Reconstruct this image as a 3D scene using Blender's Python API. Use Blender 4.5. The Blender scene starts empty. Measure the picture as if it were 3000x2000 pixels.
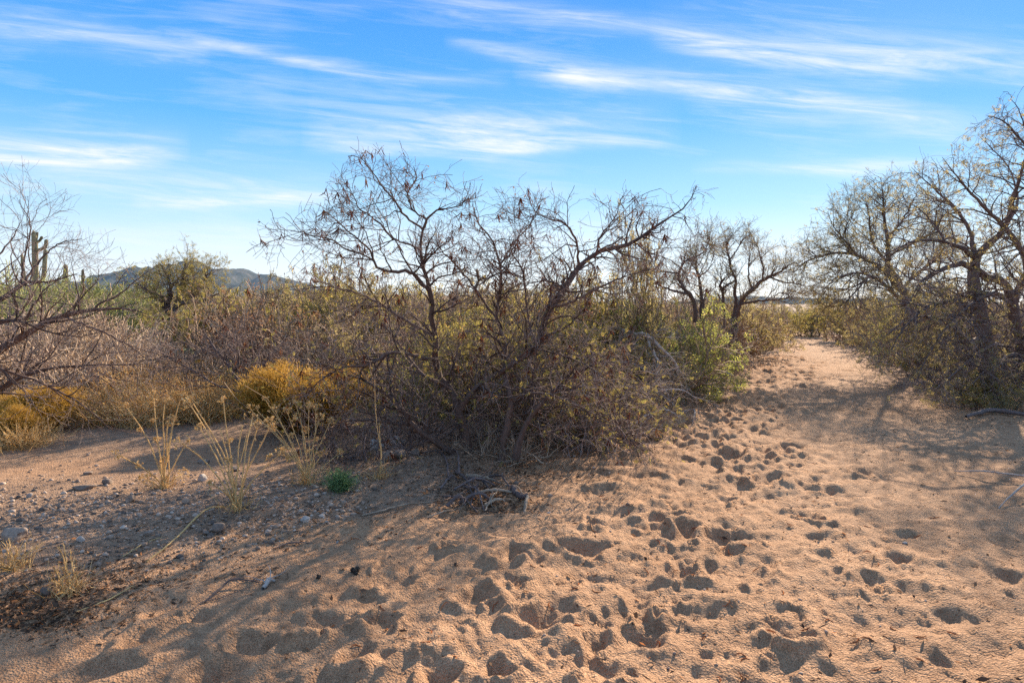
import bpy, math
import numpy as np
from math import radians as rad, sin, cos, pi

# ------------------------------------------------------------------ camera, sky, sun, exposure
sc = bpy.context.scene
COL = sc.collection
CAMH, HOR, F = 1.6, 890.0, 2000.0          # eye height, horizon row and focal length of the 3000 px photograph
cam = bpy.data.cameras.new('camera')
cam.sensor_width = 36.0
cam.lens = 24.0
cam.shift_y = -(1000.0 - HOR) / 3000.0
cam.clip_start, cam.clip_end = 0.05, 20000.0
camo = bpy.data.objects.new('camera', cam)
camo.location = (0, 0, CAMH)
camo.rotation_euler = (rad(90), 0, 0)
COL.objects.link(camo)
sc.camera = camo

SUN_AZ, SUN_EL = rad(29.0), rad(23.5)      # azimuth to the right of +Y, elevation
sun = bpy.data.lights.new('sun', 'SUN')
sun.energy = 5.0
sun.angle = rad(0.55)
sun.color = (1.0, 0.84, 0.64)
suno = bpy.data.objects.new('sun', sun)
suno.rotation_euler = (rad(90) - SUN_EL, 0, pi - SUN_AZ)
COL.objects.link(suno)

w = bpy.data.worlds.new('World')
sc.world = w
w.use_nodes = True
WN, WL = w.node_tree.nodes, w.node_tree.links
WN.clear()
SKY_STRENGTH = 0.085


def wmath(op, a, b=None, c=None, clamp=False):
    n = WN.new('ShaderNodeMath')
    n.operation = op
    n.use_clamp = clamp
    for i, v in enumerate((a, b, c)):
        if v is None:
            continue
        if isinstance(v, (int, float)):
            n.inputs[i].default_value = v
        else:
            WL.new(v, n.inputs[i])
    return n.outputs[0]


def build_sky():
    out = WN.new('ShaderNodeOutputWorld')
    bg = WN.new('ShaderNodeBackground')
    bg.inputs[1].default_value = SKY_STRENGTH
    WL.new(bg.outputs[0], out.inputs[0])
    sky = WN.new('ShaderNodeTexSky')
    sky.sky_type = 'NISHITA'
    sky.sun_disc = False
    sky.sun_elevation = SUN_EL
    sky.sun_rotation = SUN_AZ
    sky.altitude = 800
    sky.air_density = 1.0
    sky.dust_density = 0.25
    sky.ozone_density = 2.0
    hs = WN.new('ShaderNodeHueSaturation')
    hs.inputs['Saturation'].default_value = 1.1
    WL.new(sky.outputs[0], hs.inputs['Color'])
    tc = WN.new('ShaderNodeTexCoord')
    sep = WN.new('ShaderNodeSeparateXYZ')
    WL.new(tc.outputs['Generated'], sep.inputs[0])
    dx, dy, dz = sep.outputs
    ady = wmath('MAXIMUM', wmath('ABSOLUTE', dy), 0.05)
    u = wmath('DIVIDE', dx, ady)
    v = wmath('DIVIDE', dz, ady)
    # grade: deep blue overhead paling to the horizon, the same all the way round
    ramp = WN.new('ShaderNodeValToRGB')
    cr = ramp.color_ramp
    stops = [(0.0, (1.0, 0.98, 0.95)), (0.06, (0.82, 0.92, 0.97)), (0.14, (0.38, 0.70, 0.97)), (0.25, (0.10, 0.45, 0.95)),
             (0.42, (0.03, 0.29, 0.88)), (0.6, (0.09, 0.34, 0.82)), (0.9, (0.10, 0.34, 0.78))]
    cr.elements[0].position, cr.elements[0].color = stops[0][0], (*stops[0][1], 1)
    cr.elements[1].position, cr.elements[1].color = stops[-1][0], (*stops[-1][1], 1)
    for p, c in stops[1:-1]:
        e = cr.elements.new(p)
        e.color = (*c, 1)
    WL.new(dz, ramp.inputs[0])
    sc_ = WN.new('ShaderNodeVectorMath')
    sc_.operation = 'SCALE'
    sc_.inputs['Scale'].default_value = SKY_GAIN
    WL.new(ramp.outputs[0], sc_.inputs[0])
    mixs = WN.new('ShaderNodeMix')
    mixs.data_type = 'RGBA'
    mixs.inputs['Factor'].default_value = 0.9
    WL.new(hs.outputs[0], mixs.inputs[6])
    WL.new(sc_.outputs[0], mixs.inputs[7])
    # fibrous noise, stretched along the streaks
    comb = WN.new('ShaderNodeCombineXYZ')
    WL.new(wmath('MULTIPLY', u, 1.9), comb.inputs[0])
    WL.new(wmath('MULTIPLY', wmath('ADD', v, wmath('MULTIPLY', u, 0.10)), 21.0), comb.inputs[1])
    fib = WN.new('ShaderNodeTexNoise')
    fib.inputs['Scale'].default_value = 2.2
    fib.inputs['Detail'].default_value = 7
    fib.inputs['Roughness'].default_value = 0.68
    fib.inputs['Distortion'].default_value = 0.5
    WL.new(comb.outputs[0], fib.inputs['Vector'])
    comb2 = WN.new('ShaderNodeCombineXYZ')
    WL.new(wmath('MULTIPLY', u, 2.2), comb2.inputs[0])
    WL.new(wmath('MULTIPLY', v, 5.0), comb2.inputs[1])
    big = WN.new('ShaderNodeTexNoise')
    big.inputs['Scale'].default_value = 1.7
    big.inputs['Detail'].default_value = 4
    WL.new(comb2.outputs[0], big.inputs['Vector'])
    fibv = fib.outputs[0]
    warp = wmath('MULTIPLY', wmath('SUBTRACT', big.outputs[0], 0.5), 0.05)
    vw = wmath('ADD', v, warp)
    tot = None
    # (x0,y0)-(x1,y1) of each streak in the photograph, sag, half widths above and below, strength
    for (x0, y0, x1, y1, sag, wa, wb, amp) in STREAKS:
        u0, v0, u1, v1 = (x0 - 1500) / F, (HOR - y0) / F, (x1 - 1500) / F, (HOR - y1) / F
        t = wmath('DIVIDE', wmath('SUBTRACT', u, u0), u1 - u0)
        line = wmath('ADD', v0, wmath('MULTIPLY', t, v1 - v0))
        par = wmath('MULTIPLY', wmath('MULTIPLY', t, wmath('SUBTRACT', 1.0, t)), -4 * sag / F)
        dv = wmath('SUBTRACT', vw, wmath('ADD', line, par))
        up = wmath('DIVIDE', wmath('MAXIMUM', dv, 0.0), wa / F)
        dn = wmath('DIVIDE', wmath('MINIMUM', dv, 0.0), wb / F)
        q = wmath('ADD', wmath('MULTIPLY', up, up), wmath('MULTIPLY', dn, dn))
        g = wmath('EXPONENT', wmath('MULTIPLY', q, -1.0))
        win = wmath('MULTIPLY', wmath('MULTIPLY', t, wmath('SUBTRACT', 1.0, t)), 4.0, clamp=True)
        win = wmath('POWER', win, 0.7)
        s = wmath('MULTIPLY', wmath('MULTIPLY', g, win), amp)
        tot = s if tot is None else wmath('ADD', tot, s)
    fibc = wmath('MULTIPLY', wmath('SUBTRACT', fibv, 0.34), 3.0, clamp=True)
    shaped = wmath('MULTIPLY', tot, wmath('ADD', 0.18, wmath('MULTIPLY', fibc, 1.25)))
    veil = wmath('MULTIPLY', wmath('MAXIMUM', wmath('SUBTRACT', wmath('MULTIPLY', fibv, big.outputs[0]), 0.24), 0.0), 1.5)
    fade = wmath('MULTIPLY', wmath('MAXIMUM', dz, 0.0), 20.0, clamp=True)
    # cirrus added above the view to whiten ambient light, on the cloud-layer plane
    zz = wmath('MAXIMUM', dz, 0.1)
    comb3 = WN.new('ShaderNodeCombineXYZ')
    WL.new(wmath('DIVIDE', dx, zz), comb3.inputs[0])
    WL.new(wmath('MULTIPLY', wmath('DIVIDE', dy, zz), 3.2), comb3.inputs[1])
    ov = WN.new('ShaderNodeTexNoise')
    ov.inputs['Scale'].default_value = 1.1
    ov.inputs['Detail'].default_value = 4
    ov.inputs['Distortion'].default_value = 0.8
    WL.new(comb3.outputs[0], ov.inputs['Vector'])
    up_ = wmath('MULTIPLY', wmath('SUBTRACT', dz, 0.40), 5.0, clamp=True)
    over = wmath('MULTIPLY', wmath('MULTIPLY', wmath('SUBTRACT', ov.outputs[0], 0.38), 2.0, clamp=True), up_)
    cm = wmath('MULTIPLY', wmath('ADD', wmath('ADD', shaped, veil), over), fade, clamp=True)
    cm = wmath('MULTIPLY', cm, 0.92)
    mixc = WN.new('ShaderNodeMix')
    mixc.data_type = 'RGBA'
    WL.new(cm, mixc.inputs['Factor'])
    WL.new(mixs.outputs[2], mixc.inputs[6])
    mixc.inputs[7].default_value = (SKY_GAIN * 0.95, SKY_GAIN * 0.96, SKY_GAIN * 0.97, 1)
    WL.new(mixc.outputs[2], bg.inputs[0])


SKY_GAIN = 5.15
STREAKS = [
    (900, -20, 2300, 155, -12, 34, 24, 0.40), (1900, 125, 3250, 235, 10, 75, 30, 0.58), (1300, 130, 1900, 262, -8, 26, 20, 0.45),
    (1500, 215, 2700, 345, -14, 44, 30, 0.48), (2000, 285, 3000, 390, -6, 40, 40, 0.35),
    (480, 85, 1120, 218, 8, 18, 14, 0.45), (-200, 70, 620, 165, -10, 45, 40, 0.42), (900, 200, 1500, 250, 6, 14, 14, 0.35),
    (880, 430, 2000, 405, 18, 80, 22, 0.58), (900, 330, 1700, 400, 10, 60, 45, 0.34), (-500, 425, 560, 445, 10, 42, 26, 0.85),
    (380, 585, 1020, 592, 5, 22, 22, 0.75), (2020, 512, 2760, 462, 6, 20, 14, 0.42), (-300, 540, 1200, 555, 0, 50, 40, 0.30),
    (1000, 690, 2200, 700, 0, 50, 50, 0.25), (2000, 745, 2700, 740, 0, 28, 40, 0.55), (200, 690, 900, 700, 0, 30, 30, 0.35)]
build_sky()

vs = sc.view_settings
vs.view_transform = 'Standard'
vs.look = 'None'
vs.exposure = 1.33
vs.gamma = 1.0
vs.use_curve_mapping = False
sc.cycles.max_bounces = 4
sc.cycles.diffuse_bounces = 3
sc.cycles.glossy_bounces = 1
sc.cycles.transmission_bounces = 2
sc.cycles.volume_bounces = 0
sc.cycles.transparent_max_bounces = 4
sc.cycles.use_denoising = False
w.cycles.sampling_method = 'NONE'      # the sky is even enough to be found by bounced rays alone

rng = np.random.default_rng(7)


# ------------------------------------------------------------------ small helpers
def W(px, py, d):
    """photograph pixel at distance d (along +Y) -> world point"""
    return np.array([(px - 1500.0) / F * d, d, CAMH - (py - HOR) / F * d])


def DG(py):
    return CAMH * F / (py - HOR)


def smooth(a, b, x):
    t = np.clip((x - a) / (b - a), 0, 1)
    return t * t * (3 - 2 * t)


_perm = np.random.default_rng(3).random(65536)


def vnoise(x, y):
    xi, yi = np.floor(x).astype(np.int64), np.floor(y).astype(np.int64)
    fx, fy = x - xi, y - yi
    fx, fy = fx * fx * (3 - 2 * fx), fy * fy * (3 - 2 * fy)

    def h(a, b):
        return _perm[(a * 7919 + b * 104729 + (a * b) % 9973 * 31) & 65535]
    a = h(xi, yi) * (1 - fx) + h(xi + 1, yi) * fx
    b = h(xi, yi + 1) * (1 - fx) + h(xi + 1, yi + 1) * fx
    return (a * (1 - fy) + b * fy) * 2 - 1


def fbm(x, y, o=4):
    s, a = 0, 1.0
    for k in range(o):
        s = s + a * vnoise(x * 2 ** k + 17.3 * k, y * 2 ** k - 9.1 * k)
        a *= 0.5
    return s


def nrm(v):
    return v / np.maximum(np.linalg.norm(v, axis=-1, keepdims=True), 1e-9)


MASS = {'branches', 'twigs', 'leaves', 'dry_leaves', 'seed_pods', 'stems', 'blades', 'fine_sprays', 'seed_fluff', 'spines', 'needles', 'basal_stubs', 'arms', 'dead_stems'}


class Geo:
    """collects tubes and leaf quads; build() links them as ONE mesh object"""

    def __init__(s):
        s.v, s.q, s.t, s.n = [], [], [], 0

    def add(s, v, q=None, t=None):
        v = np.asarray(v, dtype=np.float64).reshape(-1, 3)
        if q is not None and len(q):
            s.q.append(np.asarray(q, dtype=np.int64) + s.n)
        if t is not None and len(t):
            s.t.append(np.asarray(t, dtype=np.int64) + s.n)
        s.v.append(v)
        s.n += len(v)
        return s

    def tubes(s, P, R, S=4):
        M, N = P.shape[:2]
        T = np.empty_like(P)
        T[:, 1:-1] = P[:, 2:] - P[:, :-2]
        T[:, 0] = P[:, 1] - P[:, 0]
        T[:, -1] = P[:, -1] - P[:, -2]
        T = nrm(T)
        ref = np.where(np.abs(T[:, :1, 2:3]) < 0.85, np.array([0, 0, 1.0]), np.array([1.0, 0.1, 0]))
        U = nrm(np.cross(T, ref))
        V = np.cross(T, U)
        a = np.arange(S) * 2 * pi / S
        ring = P[:, :, None] + R[:, :, None, None] * (np.cos(a)[:, None] * U[:, :, None] + np.sin(a)[:, None] * V[:, :, None])
        m = np.arange(M)[:, None, None] * N * S
        j = np.arange(N - 1)[None, :, None] * S
        k = np.arange(S)[None, None, :]
        k2 = (k + 1) % S
        q = np.stack([m + j + k, m + j + k2, m + j + S + k2, m + j + S + k], -1).reshape(-1, 4)
        return s.add(ring.reshape(-1, 3), q)

    def leaves(s, C, A, wd, Nrm=None, r=rng):
        """rhombic blades: base C, axis vector A, half width wd"""
        n = len(C)
        rd = r.normal(size=(n, 3)) if Nrm is None else Nrm
        B = nrm(np.cross(A, rd)) * np.asarray(wd).reshape(-1, 1)
        v = np.stack([C, C + A * 0.45 + B, C + A, C + A * 0.45 - B], 1)
        q = np.arange(n)[:, None] * 4 + np.arange(4)
        return s.add(v, q)

    def pinnate(s, C, A, k, lw, r=rng):
        """compound leaves: k pairs of leaflets along each axis A, leaflet length lw"""
        n = len(C)
        nr = nrm(r.normal(size=(n, 3)) + np.array([0, 0, 0.6]))
        B = nrm(np.cross(A, nr))
        Ad = nrm(A)
        for i in range(k):
            t = 0.2 + 0.8 * i / max(k - 1, 1)
            ll = lw * (0.75 + 0.5 * r.random(n)) * (1.0 - 0.35 * abs(t - 0.5))
            for sg in (-1, 1):
                ax = nrm(B * sg + Ad * 0.45 + r.normal(size=(n, 3)) * 0.12) * ll[:, None]
                s.leaves(C + A * t, ax, ll * 0.22, nr, r)
        return s

    def mesh(s, name, mat, sm=True):
        me = bpy.data.meshes.new(name)
        v = np.concatenate(s.v) if s.v else np.zeros((0, 3))
        me.vertices.add(len(v))
        me.vertices.foreach_set('co', v.astype(np.float32).ravel())
        q = np.concatenate(s.q) if s.q else np.zeros((0, 4), np.int64)
        t = np.concatenate(s.t) if s.t else np.zeros((0, 3), np.int64)
        idx = np.concatenate([q.ravel(), t.ravel()])
        st = np.concatenate([np.arange(len(q)) * 4, len(q) * 4 + np.arange(len(t)) * 3])
        me.loops.add(len(idx))
        me.loops.foreach_set('vertex_index', idx.astype(np.int32))
        me.polygons.add(len(st))
        me.polygons.foreach_set('loop_start', st.astype(np.int32))
        if sm:
            me.polygons.foreach_set('use_smooth', np.ones(len(st), bool))
        me.materials.append(mat)
        me.update(calc_edges=True)
        return me

    def build(s, name, mat, parent=None, sm=True):
        o = bpy.data.objects.new(name, s.mesh(name, mat, sm))
        if name in MASS and parent is not None:
            o['kind'] = 'stuff'      # too many and too small to pick apart
        COL.objects.link(o)
        if parent:
            o.parent = parent
        return o


def tag(o, label=None, cat=None, group=None, kind=None):
    if label:
        o['label'] = label
    if cat:
        o['category'] = cat
    if group:
        o['group'] = group
    if kind:
        o['kind'] = kind
    return o


def empty(name, loc, label, cat, group=None):
    e = bpy.data.objects.new(name, None)
    e.location = tuple(float(c) for c in loc)
    e.empty_display_size = 0.2
    COL.objects.link(e)
    return tag(e, label, cat, group)


def copy_tree(o, parent=None):
    c = o.copy()
    COL.objects.link(c)
    if parent is not None:
        c.parent = parent
    for ch in list(o.children):
        copy_tree(ch, c)
    return c


# ------------------------------------------------------------------ materials
def mat_new(name):
    m = bpy.data.materials.new(name)
    m.use_nodes = True
    n, l = m.node_tree.nodes, m.node_tree.links
    n.clear()
    out = n.new('ShaderNodeOutputMaterial')
    return m, n, l, out


def ramp_node(n, l, src, cols):
    r = n.new('ShaderNodeValToRGB')
    e = r.color_ramp.elements
    e[0].position, e[0].color = cols[0][0], (*cols[0][1], 1)
    e[1].position, e[1].color = cols[-1][0], (*cols[-1][1], 1)
    for p, c in cols[1:-1]:
        k = e.new(p)
        k.color = (*c, 1)
    l.new(src, r.inputs[0])
    return r.outputs[0]


def bark_mat(name, c1, c2, scale=30, rough=0.9, spec=0.25):
    m, n, l, out = mat_new(name)
    b = n.new('ShaderNodeBsdfPrincipled')
    b.inputs['Roughness'].default_value = rough
    b.inputs['Specular IOR Level'].default_value = spec
    tc = n.new('ShaderNodeTexCoord')
    mp = n.new('ShaderNodeMapping')
    mp.inputs['Scale'].default_value = (1, 1, 0.35)
    l.new(tc.outputs['Object'], mp.inputs[0])
    t = n.new('ShaderNodeTexNoise')
    t.inputs['Scale'].default_value = scale
    t.inputs['Detail'].default_value = 5
    t.inputs['Roughness'].default_value = 0.65
    l.new(mp.outputs[0], t.inputs['Vector'])
    g = n.new('ShaderNodeNewGeometry')
    ad = n.new('ShaderNodeMath')
    ad.operation = 'MULTIPLY_ADD'
    l.new(g.outputs['Random Per Island'], ad.inputs[0])
    ad.inputs[1].default_value = 0.5
    l.new(t.outputs[0], ad.inputs[2])
    c = ramp_node(n, l, ad.outputs[0], [(0.35, c1), (0.95, c2)])
    oi = n.new('ShaderNodeObjectInfo')
    hv = n.new('ShaderNodeHueSaturation')
    l.new(c, hv.inputs['Color'])
    vr = n.new('ShaderNodeMapRange')
    vr.inputs['To Min'].default_value = 0.72
    vr.inputs['To Max'].default_value = 1.3
    l.new(oi.outputs['Random'], vr.inputs['Value'])
    l.new(vr.outputs[0], hv.inputs['Value'])
    l.new(hv.outputs[0], b.inputs['Base Color'])
    bp = n.new('ShaderNodeBump')
    bp.inputs['Strength'].default_value = 0.9
    bp.inputs['Distance'].default_value = 0.01
    l.new(t.outputs[0], bp.inputs['Height'])
    l.new(bp.outputs[0], b.inputs['Normal'])
    l.new(b.outputs[0], out.inputs[0])
    return m


def leaf_mat(name, cols, trans=0.5):
    m, n, l, out = mat_new(name)
    g = n.new('ShaderNodeNewGeometry')
    c = ramp_node(n, l, g.outputs['Random Per Island'], cols)
    d = n.new('ShaderNodeBsdfDiffuse')
    t = n.new('ShaderNodeBsdfTranslucent')
    l.new(c, d.inputs[0])
    l.new(c, t.inputs[0])
    mx = n.new('ShaderNodeMixShader')
    mx.inputs[0].default_value = trans
    l.new(d.outputs[0], mx.inputs[1])
    l.new(t.outputs[0], mx.inputs[2])
    l.new(mx.outputs[0], out.inputs[0])
    return m


BARK = bark_mat('mesquite_bark', (0.042, 0.027, 0.022), (0.16, 0.10, 0.076), 28)
BARKD = bark_mat('dark_bark', (0.045, 0.034, 0.032), (0.18, 0.13, 0.115), 28)
TWIG = bark_mat('twig_bark', (0.078, 0.055, 0.047), (0.30, 0.215, 0.178), 12)
TWIGY = bark_mat('olive_twig_bark', (0.13, 0.095, 0.055), (0.36, 0.26, 0.15), 12)
GREY = bark_mat('weathered_wood', (0.18, 0.145, 0.125), (0.50, 0.42, 0.36), 20)
TANT = bark_mat('dry_tan_twig', (0.25, 0.17, 0.11), (0.60, 0.44, 0.30), 8)
BROWNT = bark_mat('dry_brown_twig', (0.13, 0.092, 0.066), (0.42, 0.30, 0.205), 8)
GREENT = bark_mat('green_twig', (0.16, 0.17, 0.055), (0.38, 0.38, 0.15), 8)
STRAW = leaf_mat('straw', [(0.0, (0.58, 0.33, 0.11)), (0.5, (0.76, 0.50, 0.21)), (1.0, (0.86, 0.66, 0.38))], 0.25)
L_YEL = leaf_mat('yellowing_leaf', [(0.0, (0.19, 0.165, 0.045)), (0.5, (0.35, 0.305, 0.085)), (0.9, (0.50, 0.38, 0.11)), (1.0, (0.45, 0.24, 0.10))])
L_OLV = leaf_mat('olive_leaf', [(0.0, (0.20, 0.165, 0.055)), (0.5, (0.38, 0.30, 0.11)), (1.0, (0.56, 0.45, 0.20))])
L_GRN = leaf_mat('green_leaf', [(0.0, (0.16, 0.17, 0.04)), (0.6, (0.32, 0.335, 0.08)), (0.92, (0.50, 0.46, 0.13)), (1.0, (0.42, 0.26, 0.11))], 0.55)
L_RED = leaf_mat('dry_red_brown_leaf', [(0.0, (0.22, 0.11, 0.06)), (1.0, (0.44, 0.25, 0.13))], 0.4)
L_BROOM = leaf_mat('golden_broom_tip', [(0.0, (0.36, 0.19, 0.03)), (0.5, (0.56, 0.32, 0.06)), (1.0, (0.74, 0.48, 0.16))], 0.35)
L_BROOMG = leaf_mat('olive_broom_stem', [(0.0, (0.24, 0.15, 0.025)), (0.6, (0.40, 0.26, 0.05)), (1.0, (0.56, 0.36, 0.09))], 0.4)
L_TUFT = leaf_mat('green_tuft', [(0.0, (0.10, 0.20, 0.08)), (1.0, (0.30, 0.42, 0.20))], 0.4)
POD = leaf_mat('dry_pod', [(0.0, (0.10, 0.028, 0.018)), (0.6, (0.22, 0.07, 0.04)), (1.0, (0.38, 0.20, 0.09))], 0.25)
LITTER = leaf_mat('leaf_litter', [(0.0, (0.05, 0.032, 0.024)), (0.55, (0.14, 0.085, 0.055)), (0.85, (0.30, 0.17, 0.09)), (1.0, (0.42, 0.15, 0.05))], 0.1)
CACTUS = bark_mat('cactus_skin', (0.17, 0.15, 0.075), (0.40, 0.33, 0.19), 6)
CHOLLA = bark_mat('cholla_skin', (0.09, 0.055, 0.03), (0.30, 0.20, 0.10), 25)
PEARM = bark_mat('prickly_pear_skin', (0.10, 0.13, 0.055), (0.27, 0.29, 0.15), 8)
DUNG = bark_mat('dung', (0.02, 0.014, 0.01), (0.06, 0.042, 0.03), 60)


def rock_mat(name, c1, c2, c3):
    m, n, l, out = mat_new(name)
    b = n.new('ShaderNodeBsdfPrincipled')
    b.inputs['Roughness'].default_value = 0.9
    b.inputs['Specular IOR Level'].default_value = 0.2
    g = n.new('ShaderNodeNewGeometry')
    oi = n.new('ShaderNodeObjectInfo')
    t = n.new('ShaderNodeTexNoise')
    t.inputs['Scale'].default_value = 45
    t.inputs['Detail'].default_value = 6
    tc = n.new('ShaderNodeTexCoord')
    l.new(tc.outputs['Object'], t.inputs['Vector'])
    ad = n.new('ShaderNodeMath')
    ad.operation = 'ADD'
    l.new(g.outputs['Random Per Island'], ad.inputs[0])
    l.new(oi.outputs['Random'], ad.inputs[1])
    fr = n.new('ShaderNodeMath')
    fr.operation = 'FRACT'
    l.new(ad.outputs[0], fr.inputs[0])
    c = ramp_node(n, l, fr.outputs[0], [(0.0, c1), (0.5, c2), (1.0, c3)])
    mx = n.new('ShaderNodeMix')
    mx.data_type = 'RGBA'
    mx.blend_type = 'MULTIPLY'
    mx.inputs['Factor'].default_value = 0.7
    l.new(c, mx.inputs[6])
    v = ramp_node(n, l, t.outputs[0], [(0.3, (0.55, 0.52, 0.5)), (0.7, (1.15, 1.12, 1.1))])
    l.new(v, mx.inputs[7])
    l.new(mx.outputs[2], b.inputs['Base Color'])
    bp = n.new('ShaderNodeBump')
    bp.inputs['Strength'].default_value = 0.5
    bp.inputs['Distance'].default_value = 0.006
    l.new(t.outputs[0], bp.inputs['Height'])
    l.new(bp.outputs[0], b.inputs['Normal'])
    l.new(b.outputs[0], out.inputs[0])
    return m


ROCK = rock_mat('desert_stone', (0.15, 0.12, 0.10), (0.28, 0.215, 0.17), (0.40, 0.30, 0.23))
PALE = rock_mat('pale_stone', (0.34, 0.30, 0.27), (0.42, 0.37, 0.33), (0.50, 0.45, 0.40))


def sand_mat():
    m, n, l, out = mat_new('wash_sand')
    b = n.new('ShaderNodeBsdfPrincipled')
    b.inputs['Roughness'].default_value = 0.95
    b.inputs['Specular IOR Level'].default_value = 0.15
    tc = n.new('ShaderNodeTexCoord')

    def noise(scale, det=3, rough=0.6):
        t = n.new('ShaderNodeTexNoise')
        t.inputs['Scale'].default_value = scale
        t.inputs['Detail'].default_value = det
        t.inputs['Roughness'].default_value = rough
        l.new(tc.outputs['Object'], t.inputs['Vector'])
        return t.outputs[0]
    big = noise(0.55, 5)
    mid = noise(14, 4)
    grain = noise(170, 3, 0.75)
    c = ramp_node(n, l, big, [(0.3, (0.365, 0.208, 0.114)), (0.7, (0.475, 0.282, 0.160))])

    def mul(a, src, cols, fac=1.0):
        mx = n.new('ShaderNodeMix')
        mx.data_type = 'RGBA'
        mx.blend_type = 'MULTIPLY'
        mx.inputs['Factor'].default_value = fac
        l.new(a, mx.inputs[6])
        l.new(ramp_node(n, l, src, cols), mx.inputs[7])
        return mx.outputs[2]
    c = mul(c, mid, [(0.3, (0.74, 0.70, 0.68)), (0.65, (1.1, 1.1, 1.1))])
    c = mul(c, grain, [(0.33, (0.40, 0.37, 0.36)), (0.47, (0.95, 0.94, 0.93)), (0.66, (1.45, 1.48, 1.54))])
    # organic soil under the brush, outside the wash (vertex mask of the ground's own layout)
    at = n.new('ShaderNodeAttribute')
    at.attribute_name = 'soil'
    mx = n.new('ShaderNodeMix')
    mx.data_type = 'RGBA'
    l.new(at.outputs['Fac'], mx.inputs['Factor'])
    l.new(c, mx.inputs[6])
    soil = ramp_node(n, l, mid, [(0.3, (0.20, 0.13, 0.085)), (0.7, (0.38, 0.26, 0.18))])
    soil2 = mul(soil, grain, [(0.32, (0.5, 0.5, 0.5)), (0.6, (1.15, 1.15, 1.15))])
    l.new(soil2, mx.inputs[7])
    l.new(mx.outputs[2], b.inputs['Base Color'])
    vo = n.new('ShaderNodeTexVoronoi')
    vo.inputs['Scale'].default_value = 85
    l.new(tc.outputs['Object'], vo.inputs['Vector'])
    h1 = n.new('ShaderNodeMath')
    h1.operation = 'MULTIPLY_ADD'
    l.new(grain, h1.inputs[0])
    h1.inputs[1].default_value = 0.5
    lump = noise(45, 3)
    h2 = n.new('ShaderNodeMath')
    h2.operation = 'MULTIPLY_ADD'
    l.new(lump, h2.inputs[0])
    h2.inputs[1].default_value = 1.3
    l.new(vo.outputs['Distance'], h2.inputs[2])
    l.new(h2.outputs[0], h1.inputs[2])
    bp = n.new('ShaderNodeBump')
    bp.inputs['Strength'].default_value = 0.9
    bp.inputs['Distance'].default_value = 0.011
    l.new(h1.outputs[0], bp.inputs['Height'])
    l.new(bp.outputs[0], b.inputs['Normal'])
    l.new(b.outputs[0], out.inputs[0])
    return m


SAND = sand_mat()

# ------------------------------------------------------------------ ground: one sheet to the horizon, footprints modelled
LEFT_EDGE = np.array([(-4.2, 1.0), (-3.4, 2.6), (-2.6, 3.6), (-1.95, 4.7), (-0.7, 5.5), (0.5, 7.3), (2.7, 10.6), (5.6, 16.5), (9.6, 24.6), (13, 34)])
RIGHT_EDGE = np.array([(6, -4), (6.5, 5), (7.2, 9.5), (8.2, 13), (9.6, 16.5), (11.8, 23), (14, 29), (16, 36)])
CENTRE = np.array([(0.3, 0.5), (0.55, 2.9), (1.25, 5.2), (2.6, 8.9), (5.6, 15), (10.4, 26), (13, 33)])


def xat(edge, y):
    return np.interp(y, edge[:, 1], edge[:, 0])


def base_h(x, y):
    le, re = xat(LEFT_EDGE, y), xat(RIGHT_EDGE, y)
    out = np.maximum(smooth(0.0, 0.9, le - x), smooth(0.0, 1.2, x - re))
    far = smooth(30, 60, np.hypot(x, y))
    h = 0.07 * out * (1 - far)
    # side channel left of the gravel bar
    ch = np.exp(-((y - (7.6 + 0.18 * x)) / 0.9) ** 2) * smooth(-0.6, -1.8, x)
    h = h - 0.05 * ch
    h = h + 0.028 * fbm(x * 0.55, y * 0.55, 4) * (1 - 0.5 * far)
    # low earth terrace beyond the flats
    r = np.hypot(x, y)
    terr = smooth(62, 78, y) * smooth(16, 4, x) + smooth(110, 150, r) * 0.4
    h = h + terr * (2.35 + 0.25 * fbm(x * 0.03, y * 0.03, 3))
    return h


TH = np.concatenate([np.linspace(-180, -52, 40)[:-1], np.linspace(-52, -40, 40)[:-1], np.linspace(-40, 42, 640)[:-1], np.linspace(42, 54, 40)[:-1], np.linspace(54, 180, 40)])
TH = np.radians(TH)
OY = -0.9
RR = [0.4, 0.9, 1.4, 1.9, 2.3, 2.7]
while RR[-1] < 23:
    RR.append(RR[-1] * 1.0045)
while RR[-1] < 45:
    RR.append(RR[-1] * 1.010)
while RR[-1] < 9000:
    RR.append(RR[-1] * 1.07)
RR = np.array(RR)


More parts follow.
